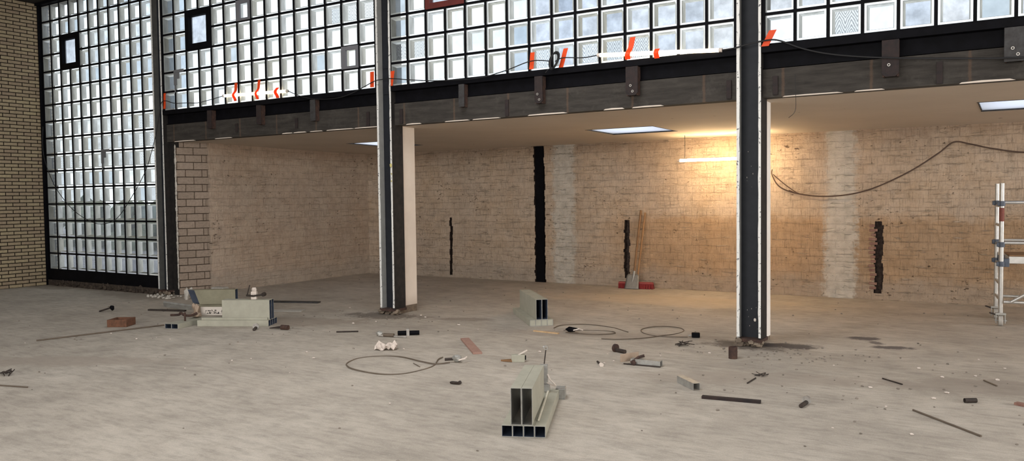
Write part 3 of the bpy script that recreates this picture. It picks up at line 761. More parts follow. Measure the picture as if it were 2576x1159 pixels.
# ------------------------------------------------------------------ tube lamps, tape, cables
def tube_lamp(a, c, label, mat):
    a, c = Vector(a), Vector(c); d = (c-a).normalized(); r = empty('tube_lamp', a); tag(r, label, 'lamp', 'tube lamps')
    L = (c-a).length; e = .035
    b = B(); b.cyl(d*e, d*(L-e), .021, 20); b.build('tube', mat, r, smooth=True)
    for t0, t1 in ((0, e), (L-e, L)):
        b = B(); b.cyl(d*t0, d*t1, .022, 20); b.build('end_cap', 'paper_white', r, smooth=True)
    return r
tube_lamp((-10.66, 8.429, 3.238), (-9.20, 8.429, 3.200), 'glowing tube lamp taped to the glass blocks of the left bay', 'warm_tube_facade')
tube_lamp((-4.13, 8.429, 3.205), (-2.68, 8.429, 3.110), 'glowing tube lamp taped to the glass blocks left of the right column', 'warm_tube_facade')
tube_lamp((-4.665, 12.40, 2.145), (-3.22, 12.40, 2.145), 'glowing tube lamp hung under the low ceiling before the back brick wall', 'warm_tube')
for x, side in ((-4.55, 'left'), (-3.40, 'right')):
    b = B(); b.sweep([(x, 12.40, 2.16), (x, 12.405, 2.35), (x, 12.40, zceil(12.40)+.01)], .004, 6)
    tag(b.build('lamp_wire', 'cable_black'), 'thin wire holding the %s end of the lamp at the back wall' % side, 'wire')

TP = [((-12.16, 3.40), (-12.18, 3.14), .055, 'orange tape strip beside the corner column at far left'),
      ((-10.37, 3.42), (-10.39, 3.14), .065, 'orange tape strip over the left end of the left lamp'),
      ((-9.84, 3.42), (-9.88, 3.13), .055, 'orange tape strip over the middle of the left lamp'),
      ((-9.43, 3.27), (-9.44, 3.115), .070, 'orange tape strip over the right end of the left lamp'),
      ((-7.545, 3.33), (-7.55, 3.12), .07, 'orange tape strip just left of the middle column'),
      ((-7.19, 3.31), (-7.23, 3.11), .065, 'orange tape strip just right of the middle column'),
      ((-5.00, 3.33), (-5.02, 3.13), .060, 'upright orange tape strip left of the coiled cable'),
      ((-4.545, 3.33), (-4.615, 3.11), .060, 'slanting orange tape strip right of the coiled cable'),
      ((-3.70, 3.365), (-3.755, 3.12), .065, 'long orange tape strip over the left part of the right lamp'),
      ((-3.40, 3.20), (-3.41, 3.09), .060, 'short orange tape strip around the middle of the right lamp'),
      ((-2.155, 3.255), (-2.235, 3.10), .075, 'orange tape strip just right of the right column')]
lampx = [(-10.62, -9.17, 3.235, 3.195), (-4.11, -2.67, 3.2, 3.105)]
for (xa, za), (xb, zb), wd, lab in TP:
    lz = None
    for l0, l1, z0, z1 in lampx:
        xm = (xa+xb)/2
        if l0 < xm < l1: lz = z0+(z1-z0)*(xm-l0)/(l1-l0)
    pts = [(0, 0.0)] if lz is None else []
    n = 14; prof = []
    for i in range(n+1):
        t = i/n; z = za+(zb-za)*t; x = xa+(xb-xa)*t
        y = 8.447 - (.002*math.sin(t*7))
        if lz is not None:
            dz = (z-lz)/.05
            y -= .054*math.exp(-dz*dz)
        else: y -= .006
        prof.append((x, y, z))
    if -7.6 < xa < -7.5: prof = [(x, 8.425, z) for x, y, z in prof]
    if -2.3 < xa < -2.1: prof = [(x, 8.418, z) for x, y, z in prof]
    b = B()
    for (p, q) in zip(prof, prof[1:]):
        for off in (0, .0015):
            b.poly([(p[0]-wd/2, p[1]-off, p[2]), (p[0]+wd/2, p[1]-off, p[2]), (q[0]+wd/2, q[1]-off, q[2]), (q[0]-wd/2, q[1]-off, q[2])])
    bmesh.ops.remove_doubles(b.bm, verts=b.bm.verts[:], dist=.0001)
    tag(b.build('orange_tape', 'orange_tape'), lab, 'tape', 'orange tape strips')

def cable(name, pts, r, mat, label, cat, k=8, group=None):
    b = B(); b.sweep(smooth_path(pts, k), r, 6); return tag(b.build(name, mat, smooth=True), label, cat, group)
YC = 8.40
cable('power_cable', [(-12.36, YC, 2.75), (-12.28, YC, 3.0), (-12.17, YC, 3.26), (-11.84, YC, 3.205), (-11.53, YC, 3.19), (-11.22, YC, 3.172), (-10.66, 8.429, 3.238)],
      .006, 'cable_black', 'thin black cable sagging from the corner column to the left lamp', 'cable', group='cables on the glass wall')
cable('power_cable', [(-9.20, 8.429, 3.200), (-8.88, YC, 3.09), (-8.56, YC, 3.03), (-8.17, YC, 3.02), (-7.87, YC, 3.07), (-7.5, YC, 3.19), (-7.35, YC, 3.205), (-7.2, YC, 3.205), (-6.8, YC, 3.15),
       (-6.41, YC, 3.108), (-5.79, YC, 3.085), (-5.37, YC, 3.14), (-5.0, YC, 3.22), (-4.72, YC-.02, 3.19)],
      .006, 'cable_black', 'black cable sagging past the middle column from the left lamp to the coil', 'cable', group='cables on the glass wall')
cable('power_cable', [(-4.66, YC-.02, 3.18), (-4.56, YC, 3.215), (-4.3, YC, 3.19), (-4.13, 8.429, 3.205)], .006, 'cable_black', 'short black cable from the coil to the right lamp', 'cable', group='cables on the glass wall')
cable('power_cable', [(-2.68, 8.429, 3.110), (-2.53, 8.41, 3.115), (-2.41, YC, 3.135), (-2.2, YC, 3.155), (-2.08, YC, 3.135), (-1.85, YC, 3.03), (-1.56, YC, 2.944), (-1.13, YC, 2.871), (-.59, YC, 2.81), (0, YC, 2.76), (1.2, YC, 2.72), (2.45, YC, 2.80)],
      .008, 'cable_black', 'black cable crossing the right column and running off to the right along the beam', 'cable', group='cables on the glass wall')
b = B()
for k in range(7):
    t = random.uniform(-.5, .5); c0 = Vector((-4.69+k*.006, YC-.012-.004*k, 3.19)); ax = .085+random.uniform(-.015, .01); bz = .095+random.uniform(-.02, .015)
    b.sweep([c0+Vector((ax*.62*math.cos(a)+.35*bz*math.sin(a)*.9, .008*math.sin(a*2), bz*math.sin(a))) for a in [i*2*math.pi/28 for i in range(29)]], .0055, 6)
b.sweep([(-4.72, YC, 3.12), (-4.76, YC-.02, 3.09), (-4.79, YC-.02, 3.06)], .005, 6)
tag(b.build('cable_coil', 'cable_black', smooth=True), 'bundle of coiled black cable hanging on the glass blocks', 'cable coil')
cable('hanging_wire', [(-15.90, YC, 3.05), (-15.93, YC, 2.6), (-15.80, YC, 2.25), (-15.49, YC, 1.84), (-14.97, YC, 1.46), (-14.46, YC, 1.26), (-14.06, YC, 1.20), (-13.58, YC, 1.30), (-13.08, YC, 1.71), (-12.70, YC, 2.11), (-12.50, YC, 2.45), (-12.36, YC, 2.75)],
      .006, 'cable_black', 'thin wire hanging in a deep loop across the full-height glass wall', 'wire')
YR = 12.97
cable('wall_cable', [(-3.33, YR, 1.98), (-3.33, YR, 1.89), (-3.22, YR, 1.71), (-2.98, YR, 1.605), (-2.62, YR, 1.55), (-2.22, YR, 1.57), (-1.84, YR, 1.67), (-1.37, YR, 1.90), (-1.01, YR, 2.145), (-.82, YR, 2.292), (-.62, YR, 2.256), (-.34, YR, 2.18), (.1, YR, 2.11), (1.0, YR, 2.10)],
      .010, 'cable_brown', 'brown cable sagging along the back wall right of the right column', 'cable')
cable('cable_tail', [(-3.31, YR-.02, 1.90), (-3.13, YR-.02, 1.74), (-2.95, YR-.02, 1.61), (-2.86, YR-.02, 1.585), (-2.95, YR-.02, 1.60), (-3.07, YR-.02, 1.65)], .008, 'cable_brown', 'short loose brown cable end knotted beside the right column', 'cable')
cable('thin_wire', [(-1.95, 8.47, 2.80), (-1.94, 8.46, 2.60), (-1.94, 8.44, 2.43), (-2.0, 8.42, 2.36)], .0025, 'cable_black', 'short thin wire end dangling below the right-hand fascia', 'wire')

# ------------------------------------------------------------------ steel box tubes in stacks
def box_tube(u0, L, wd, h, z, x, parent=None, name='box_tube', mats=('cream_tube', 'tube_inside', 'tube_lip'), mitre=0, mz=0, cap=False, t=.004, loc=None, rz=0):
    """hollow rectangular tube along local +y from u0; x = left edge, z = bottom"""
    b = B()
    def ring(y, i, m=0): return [b.bm.verts.new(p) for p in ((x+i, y, z+i), (x+wd-i, y+m, z+i), (x+wd-i, y+m-mz*(m != 0), z+h-i), (x+i, y-mz*(m != 0), z+h-i))]
    A, C, D, E_ = ring(u0, 0, mitre), ring(u0+L, 0), ring(u0+L, t), ring(u0, t, mitre)
    for P, Q, mi in ((A, C, 0), (C, D, 2), (D, E_, 1), (E_, A, 2)):
        for k in range(4): b.face([P[k], P[(k+1) % 4], Q[(k+1) % 4], Q[k]], mi)
    if cap:
        m = ring(u0+.004, t, mitre); b.face(m, 0)
    return b.build(name, list(mats), parent, loc=loc, rz=None) if False else b.build(name, list(mats), parent, loc=loc, rot=(0, 0, rz), bevel=.0015)
def stack(loc, rz, Lb, Lu, up_off, labels, group, capb=False, mats=('cream_tube', 'tube_inside', 'tube_lip'), w_=.074, hb=.078, hu=.25, mats_up=None):
    o = []
    for i in range(4):
        o.append(tag(box_tube(0, Lb, w_-.001, hb, 0, i*w_, mats=mats, cap=capb, loc=loc, rz=rz), labels[i], 'box tube', group))
    for i in range(2):
        o.append(tag(box_tube(.004, Lu, w_-.001, hu, hb+.001, up_off+i*w_, mats=mats_up or mats, loc=loc, rz=rz), labels[4+i], 'box tube', group))
    return o
def stack_labels(w_):
    return ['flat steel tube under the %s, leftmost' % w_, 'flat steel tube under the %s, second from the left' % w_,
            'flat steel tube under the %s, third from the left' % w_, 'flat steel tube under the %s, rightmost' % w_,
            'left one of the two tall steel tubes on the %s' % w_, 'right one of the two tall steel tubes on the %s' % w_]
rzf = math.atan2(.407, .914)
stack((-2.922, 4.473, .001), rzf, 1.05, .74, .062, stack_labels('nearest stack'), 'tubes of the nearest stack', mats_up=('cream_tube', 'tube_inside_pale', 'tube_lip'))
rzm = math.atan2(.673, .740)
stack((-5.112, 8.493, .001), rzm, 1.18, 1.10, .082, stack_labels('stack between the columns'), 'tubes of the stack between the columns', capb=True)
# loose parts on the nearest stack
b = B(); b.span((-.006, 0, 0), (.006, .86, .012)); tag(b.build('thin_rod', 'pale_rod', bevel=.002, loc=(-2.752, 4.672, .081), rot=(0, 0, rzf+.02)), 'thin pale rod lying on the nearest tube stack', 'rod')
r = empty('latch_fitting', (-3.145, 5.43, .079), rzf); tag(r, 'upright grey latch fitting with white lever behind the nearest tube stack', 'fitting')
b = B(); b.span((-.03, -.025, .06), (.03, .025, .21)); b.span((-.045, -.035, 0), (.045, .035, .06)); b.build('body', 'galvanised', r, bevel=.004)
b = B(); b.span((-.045, -.012, .10), (-.03, .012, .15)); b.cyl((-.06, 0, .12), (-.03, 0, .12), .016, 12); b.build('knob', 'rust', r)
b = B(); b.sweep(smooth_path([(.03, -.02, .14), (.05, -.03, .10), (.085, -.03, .065), (.09, -.02, .05), (.05, -.02, .06), (.02, -.02, .075)], 5), .006, 6); b.build('lever', 'paper_white', r)
r = empty('eye_rod', (-3.36, 5.78, .0), rzf); tag(r, 'thin metal arm with round eye standing behind the nearest tube stack', 'fitting')
b = B(); b.sweep([(0, 0, .0), (.01, .0, .18), (.03, 0, .335)], .005, 6); b.build('arm', 'dark_bolt', r)
b = B(); b.pipe((.03, -.012, .345), (.03, .012, .345), .018, .007); b.lump((.012, 0, .35), .012, 3); b.build('eye', 'galvanised', r)
o = tag(box_tube(0, .13, .075, .078, 0, 0, mats=('galvanised', 'tube_inside', 'tube_lip'), cap=True, loc=(-3.095, 5.52, .001), rz=rzf), 'short capped tube piece right behind the nearest stack', 'tube piece')

# left pile: same tubes, lying the other way
u = Vector((-.883, -.469, 0)); rzl = math.atan2(.883, -.469)      # local +y runs to the left along u
# local x then points along (-.469,.883): away from the viewer
rzl = math.atan2(-u.x, u.y)
L_lab = ['flat tube of the left pile, nearest, with its long side to the viewer', 'flat tube of the left pile, second from the front', 'flat tube of the left pile, third from the front', 'flat tube of the left pile, at the back',
         'tall tube on the left pile, the front one with the broad pale side', 'tall tube on the left pile, behind the front one']
def lt(y0, L, wd, h, z, off, **k):                                   # off = distance behind the front line
    return box_tube(y0, L, wd, h, z, off, loc=(-8.03, 6.945, .001), rz=rzl, **k)
for i in range(4): tag(lt(0, .93, .073, .078, 0, i*.074), L_lab[i], 'box tube', 'tubes of the left pile')
tag(lt(.0, .62, .073, .25, .079, .045), L_lab[4], 'box tube', 'tubes of the left pile')
tag(lt(.0, .62, .073, .25, .079, .12), L_lab[5], 'box tube', 'tubes of the left pile')
tag(lt(.02, .86, .022, .030, .079, .018, mats=('cream_tube', 'cream_tube', 'cream_tube')), 'slim pale bar along the front foot of the left pile', 'bar')
OL = ('olive_tube', 'tube_inside', 'tube_lip')
tag(box_tube(0, .62, .12, .20, .0, 0, mats=OL, mitre=.13, mz=.07, loc=(-9.80, 7.15, .162), rz=math.atan2(-.82, .572)), 'olive steel tube with slanted dark open end resting on the left pile', 'box tube')
tag(box_tube(0, .55, .12, .16, .0, 0, mats=OL, loc=(-9.76, 7.26, .001), rz=math.atan2(-.82, .572)), 'olive steel tube lying under the slanted-end tube of the left pile', 'box tube')
for i in range(2):
    tag(box_tube(0, .62, .094, .062, 0, i*.095, mats=('cream_tube', 'tube_inside', 'tube_lip'), loc=(-9.08, 6.21, .001), rz=.28-.0),
        ('short flat tube pointing at the viewer in front of the left pile, left one', 'short flat tube pointing at the viewer in front of the left pile, right one')[i], 'box tube', 'short tubes before the left pile')
# rubbish on the left pile
r = empty('printed_board', (-9.18, 6.83, .08), math.atan2(.469, .883)); tag(r, 'pale board with dark print leaning in the left pile', 'board')
b = B(); b.span((-.02, 0, 0), (.34, .02, .11)); b.build('board', 'pale_plaster', r, bevel=.002)
b = B(); rr = random.Random(8)
for i in range(26):
    x = rr.uniform(.04, .29); z = rr.choice((.022, .040, .058))+rr.uniform(-.004, .004)
    b.span((x, -.002, z), (x+rr.uniform(.004, .03), .001, z+rr.uniform(.005, .014)))
b.span((.035, -.0005, .018), (.30, .0005, .021)); b.build('print_marks', 'marker_print', r)
r = empty('broken_bracket', (-9.20, 6.66, .086)); tag(r, 'cardboard lump with bent rusty strap at the left end of the left pile', 'scrap')
b = B(); b.lump((0, .1, .08), (.06, .05, .09), 2, 1); b.lump((.05, .06, .02), (.08, .06, .04), 5, 1); b.lump((-.03, .08, .12), (.035, .03, .05), 8, 1); b.build('lump', 'cardboard', r, smooth=True)
b = B(); b.sweep(smooth_path([(.12, .02, .05), (.06, -.03, .02), (-.05, -.05, .02), (-.12, -.05, .045), (-.15, -.06, .02), (-.26, -.1, .012)], 5), .016, 8); b.build('strap', 'rust', r)
b = B(); b.cyl((-.21, -.25, 0), (-.21, -.25, .11), .012, 10); tag(b.build('upright_pin', 'rust', loc=(-8.83, 6.72, .063)), 'short rusty pin standing on the short flat tubes', 'pin')
b = B(); b.lump((0, 0, .09), (.05, .04, .11), 3, 2); b.lump((.09, .02, .13), (.05, .03, .07), 6, 2); b.lump((-.03, .02, .02), (.05, .04, .05), 9, 2)
tag(b.build('foam_scrap', 'foam_white', smooth=True, loc=(-11.42, 8.22, .0)), 'torn pale foam scrap behind the left end of the left pile', 'scrap')
b = B(); b.box((0, 0, .06), (.26, .16, .12), Matrix.Rotation(.2, 3, 'Z')); b.lump((.13, 0, .06), (.07, .08, .055), 2, 1)
tag(b.build('concrete_lump', 'caster_rubber', bevel=.02, loc=(-11.60, 9.0, 0)), 'grey block lying at the foot of the left brick pier', 'block')
b = B(); b.box((0, 0, .045), (.50, .03, .09), Matrix.Rotation(.16, 3, 'Y')); tag(b.build('sheet_strip', 'galvanised', bevel=.003, loc=(-10.45, 7.42, .012), rot=(.5, 0, .42)), 'pale grey sheet strip lying left of the left pile', 'panel')
b = B(); b.box((0, 0, .012), (.62, .05, .02)); tag(b.build('dark_lath', 'dark_bolt', bevel=.002, loc=(-10.5, 7.22, .0), rot=(0, 0, .30)), 'dark thin lath lying left of the left pile', 'lath')
b = B(); b.box((0, 0, .010), (.95, .12, .018)); tag(b.build('grey_plank', 'grey_plate', bevel=.002, loc=(-9.6, 8.75, .0), rot=(0, 0, .35)), 'grey-brown plank on the floor behind the left pile', 'plank')
b = B(); b.box((0, 0, .008), (.7, .16, .014)); tag(b.build('pale_plank', 'caster_rubber', bevel=.002, loc=(-9.0, 8.0, .0), rot=(0, 0, .45)), 'pale plank on the floor behind the left pile', 'plank')
r = empty('door_fitting', (-8.29, 6.95, .331), .5); tag(r, 'broken fitting with pin and pale block on top of the left pile', 'fitting')
b = B(); b.box((0, 0, .05), (.07, .05, .10)); b.lump((0, 0, .12), (.03, .03, .035), 4, 2); b.build('body', 'paper_white', r, bevel=.004)
b = B(); b.cyl((-.09, 0, .06), (-.06, .01, .18), .008, 8); b.build('pin', 'dark_bolt', r)
b = B(); b.sweep([(-.10, 0, .05), (.0, -.03, .045), (.12, 0, .06)], .013, 8); b.cyl((.12, -.02, .06), (.13, .02, .065), .026, 12); b.build('arm', 'dark_bolt', r)
b = B()
rr = random.Random(9)
for i in range(34): b.lump((rr.uniform(-.42, .25), rr.uniform(-.12, .22), .012), (rr.uniform(.012, .04), rr.uniform(.012, .035), rr.uniform(.01, .025)), i)
tag(b.build('foam_rubble', 'foam_white', loc=(-12.0, 8.22, 0)), 'heap of pale crumbled foam and mortar at the foot of the corner column', 'rubble', kind='stuff')

# ------------------------------------------------------------------ floor litter
def bolt(loc, rz, L, r, label, head='pale_metal', hr=2.1):
    e = empty('bolt', loc, rz); tag(e, label, 'bolt')
    b = B(); b.cyl((0, 0, r*1.1), (L, 0, r), r, 14); b.build('shank', 'dark_bolt', e, smooth=True)
    b = B(); b.cyl((-.018, 0, r*hr*.95), (.004, 0, r*hr*.95), r*hr, 18); b.cyl((-.03, 0, r*hr*.95), (-.018, 0, r*hr*.95), r*1.3, 6); b.build('head', head, e, smooth=True); return e
bolt((-3.50, 7.52, 0), -.35, .13, .020, 'dark bolt with flanged head left of the rust-streaked bracket on the floor', 'rust')
bolt((-1.365, 6.32, 0), math.radians(-95), .13, .016, 'dark bolt with pale flanged head, lying right of the long dark flat bar')
bolt((-8.0, 6.72, 0), math.radians(-50), .13, .018, 'small dark bolt in front of the left pile')
b = B(); b.pipe((0, 0, .018), (.075, .05, .018), .018, .004); tag(b.build('pipe_piece', 'dark_bolt', smooth=True, loc=(-.35, 6.95, 0)), 'short dark pipe piece lying at right, above the long thin rod', 'pipe')
b = B(); b.pipe((0, 0, 0), (0, 0, .115), .042, .006, 24); tag(b.build('pipe_stub', 'rust', smooth=True, loc=(-2.365, 7.76, 0)), 'short rusty pipe standing upright in front of the right column', 'pipe')
r = empty('rusty_box', (-9.80, 6.08, 0), .55); tag(r, 'rusty open brick-like box on the floor at left', 'box')
b = B(); w_, d_, h_ = .25, .25, .095
for s_ in (-1, 1): b.span((s_*w_/2, -d_/2, 0), (s_*(w_/2-.03), d_/2, h_)); b.span((-w_/2+.03, s_*d_/2, 0), (w_/2-.03, s_*(d_/2-.03), h_))
b.build('sides', 'terracotta', r, bevel=.004)
b = B(); b.span((-w_/2+.03, -d_/2+.03, 0), (w_/2-.03, d_/2-.03, .05)); b.build('core', 'terracotta', r)
def rod(a, c, r_, mat, label, name='thin_rod', cat='rod', z=None, flat=None):
    a = Vector((*a, 0)); c = Vector((*c, 0)); d = c-a; L = d.length; b = B()
    if flat: b.span((0, -flat[0]/2, 0), (L, flat[0]/2, flat[1]))
    else: b.cyl((0, 0, r_), (L, 0, r_), r_, 10)
    return tag(b.build(name, mat, loc=a, rot=(0, 0, math.atan2(d.y, d.x)), bevel=.0015 if flat else 0), label, cat)
rod((-9.603, 4.914), (-9.30, 6.35), .009, 'wire_grey', 'long thin grey rod on the floor running up to the left pile')
rod((-2.111, 6.12), (-1.671, 6.187), 0, 'dark_rusty_plate', 'dark flat steel bar on the floor in front of the right column', 'flat_bar', 'bar', flat=(.045, .022))
rod((-.656, 6.513), (-.207, 6.025), .007, 'wire_grey', 'long thin grey rod slanting across the floor at lower right')
rod((-.994, 7.507), (-.822, 7.351), .006, 'dark_bolt', 'short thin stick on the floor right of the right column', 'stick', 'stick')
rod((-.254, 7.835), (-.155, 7.661), .006, 'wire_grey', 'short pale stick on the floor below the scaffold', 'stick', 'stick')
rod((-.022, 7.081), (.10, 7.02), 0, 'red_broken_brick', 'small red-brown chip at the right edge of the floor', 'brick_chip', 'chip', flat=(.05, .02))
rod((-7.95, 3.42), (-7.256, 3.625), .006, 'wire_grey', 'thin grey wire piece on the floor at the left edge', 'wire_piece', 'wire')
rod((-4.888, 8.212), (-4.537, 8.18), 0, 'pale_wood', 'pale wooden stick in front of the stack between the columns', 'wood_stick', 'stick', flat=(.035, .014))
rod((-6.93, 7.02), (-6.72, 7.17), .009, 'dark_bolt', 'short dark stick on the floor left of the hinge parts', 'stick', 'stick')
rod((-1.942, 6.773), (-1.935, 7.0), .006, 'dark_bolt', 'short dark twig on the floor between the right column and the flat bar', 'twig', 'twig')
rod((-4.96, 6.05), (-4.80, 5.95), .004, 'wire_grey', 'thin straw beside the left wire loop', 'straw', 'straw')
b = B()
for k in range(7): b.sweep([(random.uniform(-.07, .07), random.uniform(-.06, .06), random.uniform(.004, .03)) for _ in range(3)], .003, 5)
tag(b.build('wire_scraps', 'dark_bolt', loc=(-1.93, 7.12, 0)), 'tangle of short wire scraps at the end of the dark twig', 'wire scraps')
b = B()
for k in range(8): b.sweep([(random.uniform(-.1, .1), random.uniform(-.09, .09), random.uniform(.004, .05)) for _ in range(3)], .004, 5)
tag(b.build('wire_scraps', 'dark_bolt', loc=(-3.02, 8.18, 0)), 'dark wire scraps on the floor left of the right column', 'wire scraps')
b = B()
for k in range(6): b.sweep([(random.uniform(-.1, .1), random.uniform(-.09, .09), random.uniform(.004, .05)) for _ in range(3)], .005, 5)
tag(b.build('wire_scraps', 'dark_bolt', loc=(-7.98, 3.80, 0)), 'dark wire scraps at the left edge of the floor', 'wire scraps')
# pink lath
b = B(); b.box((0, 0, .010), (.88, .095, .020)); tag(b.build('pink_lath', 'pink_strip', bevel=.002, loc=(-4.985, 7.05, 0), rot=(0, 0, math.atan2(-.66, .64))), 'flat pinkish lath on the floor in the centre', 'lath')
# U channel piece
b = B(); L = .30
b.span((0, -.03, 0), (L, -.027, .06)); b.span((0, .027, 0), (L, .03, .06)); b.span((0, -.027, .057), (L, .027, .06))
tag(b.build('channel_piece', 'galvanised', loc=(-2.45, 6.55, 0), rot=(0, 0, math.atan2(-.21, .22))), 'short grey channel piece on the floor left of the flat bar', 'channel')
# bracket with angled plate
r = empty('hinge_bracket', (-3.02, 7.06, 0), .06); tag(r, 'grey hinge bracket with upright plate, lying in front of the wire loops', 'bracket')
b = B(); b.span((-.10, -.035, .0), (.19, -.030, .055)); b.span((-.10, .030, .0), (.19, .035, .055)); b.span((-.10, -.030, .05), (.19, .030, .055)); b.build('channel', 'galvanised', r)
b = B(); b.box((-.13, .02, .06), (.015, .22, .075), Matrix.Rotation(-.5, 3, 'Z')); b.build('plate', 'cardboard', r, bevel=.002)
b = B(); b.sweep([(-.09, -.05, .02), (-.03, .0, .07), (.02, .02, .085)], .014, 8); b.lump((-.06, -.055, .02), .022, 3, 2); b.build('lever', 'rust', r)
b = B(); b.cyl((-.16, -.06, .008), (.20, -.05, .008), .006, 8); b.build('pin', 'dark_bolt', r)
r = empty('screw', (-3.43, 6.95, 0), -.9); tag(r, 'pale screw with dark tip on the floor left of the hinge bracket', 'screw')
b = B(); b.cyl((0, 0, .010), (.17, 0, .012), .010, 10); b.build('shank', 'dark_bolt', r); b = B(); b.cyl((.15, 0, .012), (.185, 0, .014), .020, 12); b.build('head', 'paper_white', r)
# hinge parts left of centre
r = empty('hinge_pin', (-6.30, 7.06, 0), math.atan2(.05, .31)); tag(r, 'long hinge pin with grey sleeve on the floor below the middle column', 'hinge part')
b = B(); b.cyl((0, 0, .012), (.36, .02, .010), .008, 10); b.build('rod', 'pale_metal', r); b = B(); b.cyl((.07, 0, .022), (.20, .01, .022), .022, 14); b.build('sleeve', 'wire_grey', r, smooth=True)
b = B(); b.lump((.0, .02, .03), (.04, .03, .03), 3, 2); b.build('end_fitting', 'galvanised', r)
r = empty('hinge_block', (-6.04, 7.28, 0), .62); tag(r, 'black hinge block with pale clasp on the floor right of the hinge pin', 'hinge part')
b = B(); b.cyl((-.12, 0, .03), (.13, 0, .03), .026, 14); b.build('barrel', 'black_steel', r, smooth=True); b = B(); b.box((.0, .0, .04), (.035, .08, .085)); b.box((.02, .02, .015), (.14, .02, .02)); b.build('clasp', 'pale_metal', r, bevel=.003)
r = empty('latch_piece', (-4.12, 6.62, 0), .5); tag(r, 'small cream latch piece on the floor behind the nearest tube stack', 'fitting')
b = B(); b.box((.0, 0, .035), (.13, .07, .07)); b.build('body', 'cream_tube', r, bevel=.004); b = B(); b.box((.035, .0, .085), (.12, .02, .012), Matrix.Rotation(-.5, 3, 'Y')); b.build('lever', 'paper_white', r)
b = B(); b.cyl((.066, 0, .04), (.075, 0, .04), .022, 12); b.build('hole', 'black_steel', r); b = B(); b.prism([(-.17, 0), (-.06, -.04), (-.06, .04)], .004, .02, 'z'); b.build('wedge', 'wood_dark', r)
b = B(); b.lump((0, 0, .012), (.05, .02, .014), 4, 2); b.lump((.05, .01, .02), (.02, .015, .02), 7, 1); tag(b.build('metal_scrap', 'dark_bolt', loc=(-4.10, 5.55, 0)), 'tiny dark scrap on the floor left of the nearest tube stack', 'scrap')
r = empty('drill_bit_chuck', (-7.70, 6.86, 0), .2); tag(r, 'dark pointed tool head on the floor right of the left pile', 'tool')
b = B(); b.cyl((.0, 0, .03), (.10, 0, .03), .030, 14); b.build('body', 'rust', r, smooth=True); b = B(); b.cyl((-.16, -.02, .014), (0, 0, .03), .006, 10, r2=.018); b.build('tip', 'dark_bolt', r)
r = empty('small_hook', (-11.2, 6.75, 0)); tag(r, 'small dark hook on the floor below the full-height glass wall', 'hook')
b = B(); b.sweep(smooth_path([(-.12, -.06, .01), (0, 0, .05), (.05, .03, .07)], 4), .012, 8); b.build('shank', 'dark_bolt', r); b = B(); b.lump((.05, .03, .06), (.035, .03, .035), 2, 2); b.build('knob', 'black_steel', r)
# crumpled paper
b = B(); rr = random.Random(12)
n = 9; P = [[Vector((-.12+.24*i/n, -.08+.16*j/n, max(.004, .035+.04*math.sin(i*1.4+j*.7)*math.cos(j*1.5)+rr.uniform(-.03, .03)))) for i in range(n+1)] for j in range(n+1)]
V = [[b.bm.verts.new(p) for p in row] for row in P]
for j in range(n):
    for i in range(n):
        if (i, j) in ((0, 0), (0, 1), (1, 0), (8, 0), (8, 8), (7, 8), (0, 8)): continue
        b.face([V[j][i], V[j][i+1], V[j+1][i+1], V[j+1][i]])
o = b.build('crumpled_paper', 'paper_white', loc=(-5.68, 6.48, 0), rot=(0, 0, .5)); sm = o.modifiers.new('thickness', 'SOLIDIFY'); sm.thickness = .003
tag(o, 'crumpled whitish paper scrap on the floor left of centre', 'paper')

# wire loops
def loop(name, pts, label, z=.006, r_=.006, mat='wire_grey'):
    return cable(name, [(*p, z+.004*math.sin(i)) for i, p in enumerate(pts)], r_, mat, label, 'wire loop', 8, 'loops of stiff wire on the floor')
loop('wire_loop', [(-4.665, 6.24), (-4.74, 6.11), (-4.93, 6.135), (-5.25, 6.223), (-5.47, 6.173), (-5.60, 6.0), (-5.56, 5.80), (-5.457, 5.653), (-5.246, 5.54), (-4.935, 5.515), (-4.755, 5.627), (-4.702, 5.849), (-4.72, 6.06), (-4.85, 6.30), (-4.87, 6.40)],
     'fish-shaped loop of stiff wire on the floor left of centre')
loop('wire_loop', [(-4.777, 8.50), (-4.80, 8.65), (-4.76, 8.78), (-4.534, 8.94), (-4.184, 8.884), (-3.95, 8.72), (-3.874, 8.659)], 'open arc of wire right of the stack between the columns')
loop('wire_loop', [(-4.50, 8.29), (-4.314, 8.28), (-4.088, 8.34), (-3.973, 8.50), (-4.08, 8.62), (-4.333, 8.57), (-4.6, 8.42)], 'small flat wire loop beside the dark clamp, right of the stack between the columns')
loop('wire_loop', [(-3.951, 8.109), (-3.748, 8.162), (-3.547, 8.356), (-3.45, 8.582), (-3.35, 8.816), (-3.34, 9.05), (-3.45, 9.22), (-3.62, 9.24), (-3.76, 9.12), (-3.81, 8.92), (-3.72, 8.72), (-3.56, 8.60), (-3.392, 8.575), (-3.15, 8.66)],
     'crossed wire loop on the floor left of the right column')
r = empty('wire_clamp', (-4.62, 6.30, 0), .5); tag(r, 'silver clamp at the end of the fish-shaped wire loop', 'clamp')
b = B(); b.lump((.0, 0, .04), (.05, .035, .035), 2, 2); b.build('body', 'galvanised', r); b = B(); b.cyl((-.12, .0, .03), (-.03, 0, .035), .014, 10); b.build('sleeve', 'dark_bolt', r); b = B(); b.sweep([(.02, -.04, .03), (.08, -.03, .045), (.09, .02, .05)], .008, 6); b.build('lever', 'paper_white', r)
r = empty('wire_clamp', (-4.46, 8.36, 0), .2); tag(r, 'dark clamp with pale lever among the wires right of the middle stack', 'clamp')
b = B(); b.lump((0, 0, .035), (.07, .035, .03), 3, 2); b.build('body', 'black_steel', r); b = B(); b.sweep([(.03, -.03, .03), (.10, -.03, .05), (.13, .02, .03)], .008, 6); b.build('lever', 'paper_white', r)
r = empty('wire_plug', (-3.10, 8.69, 0), .4); tag(r, 'dark plug at the end of the crossed wire loop', 'plug')
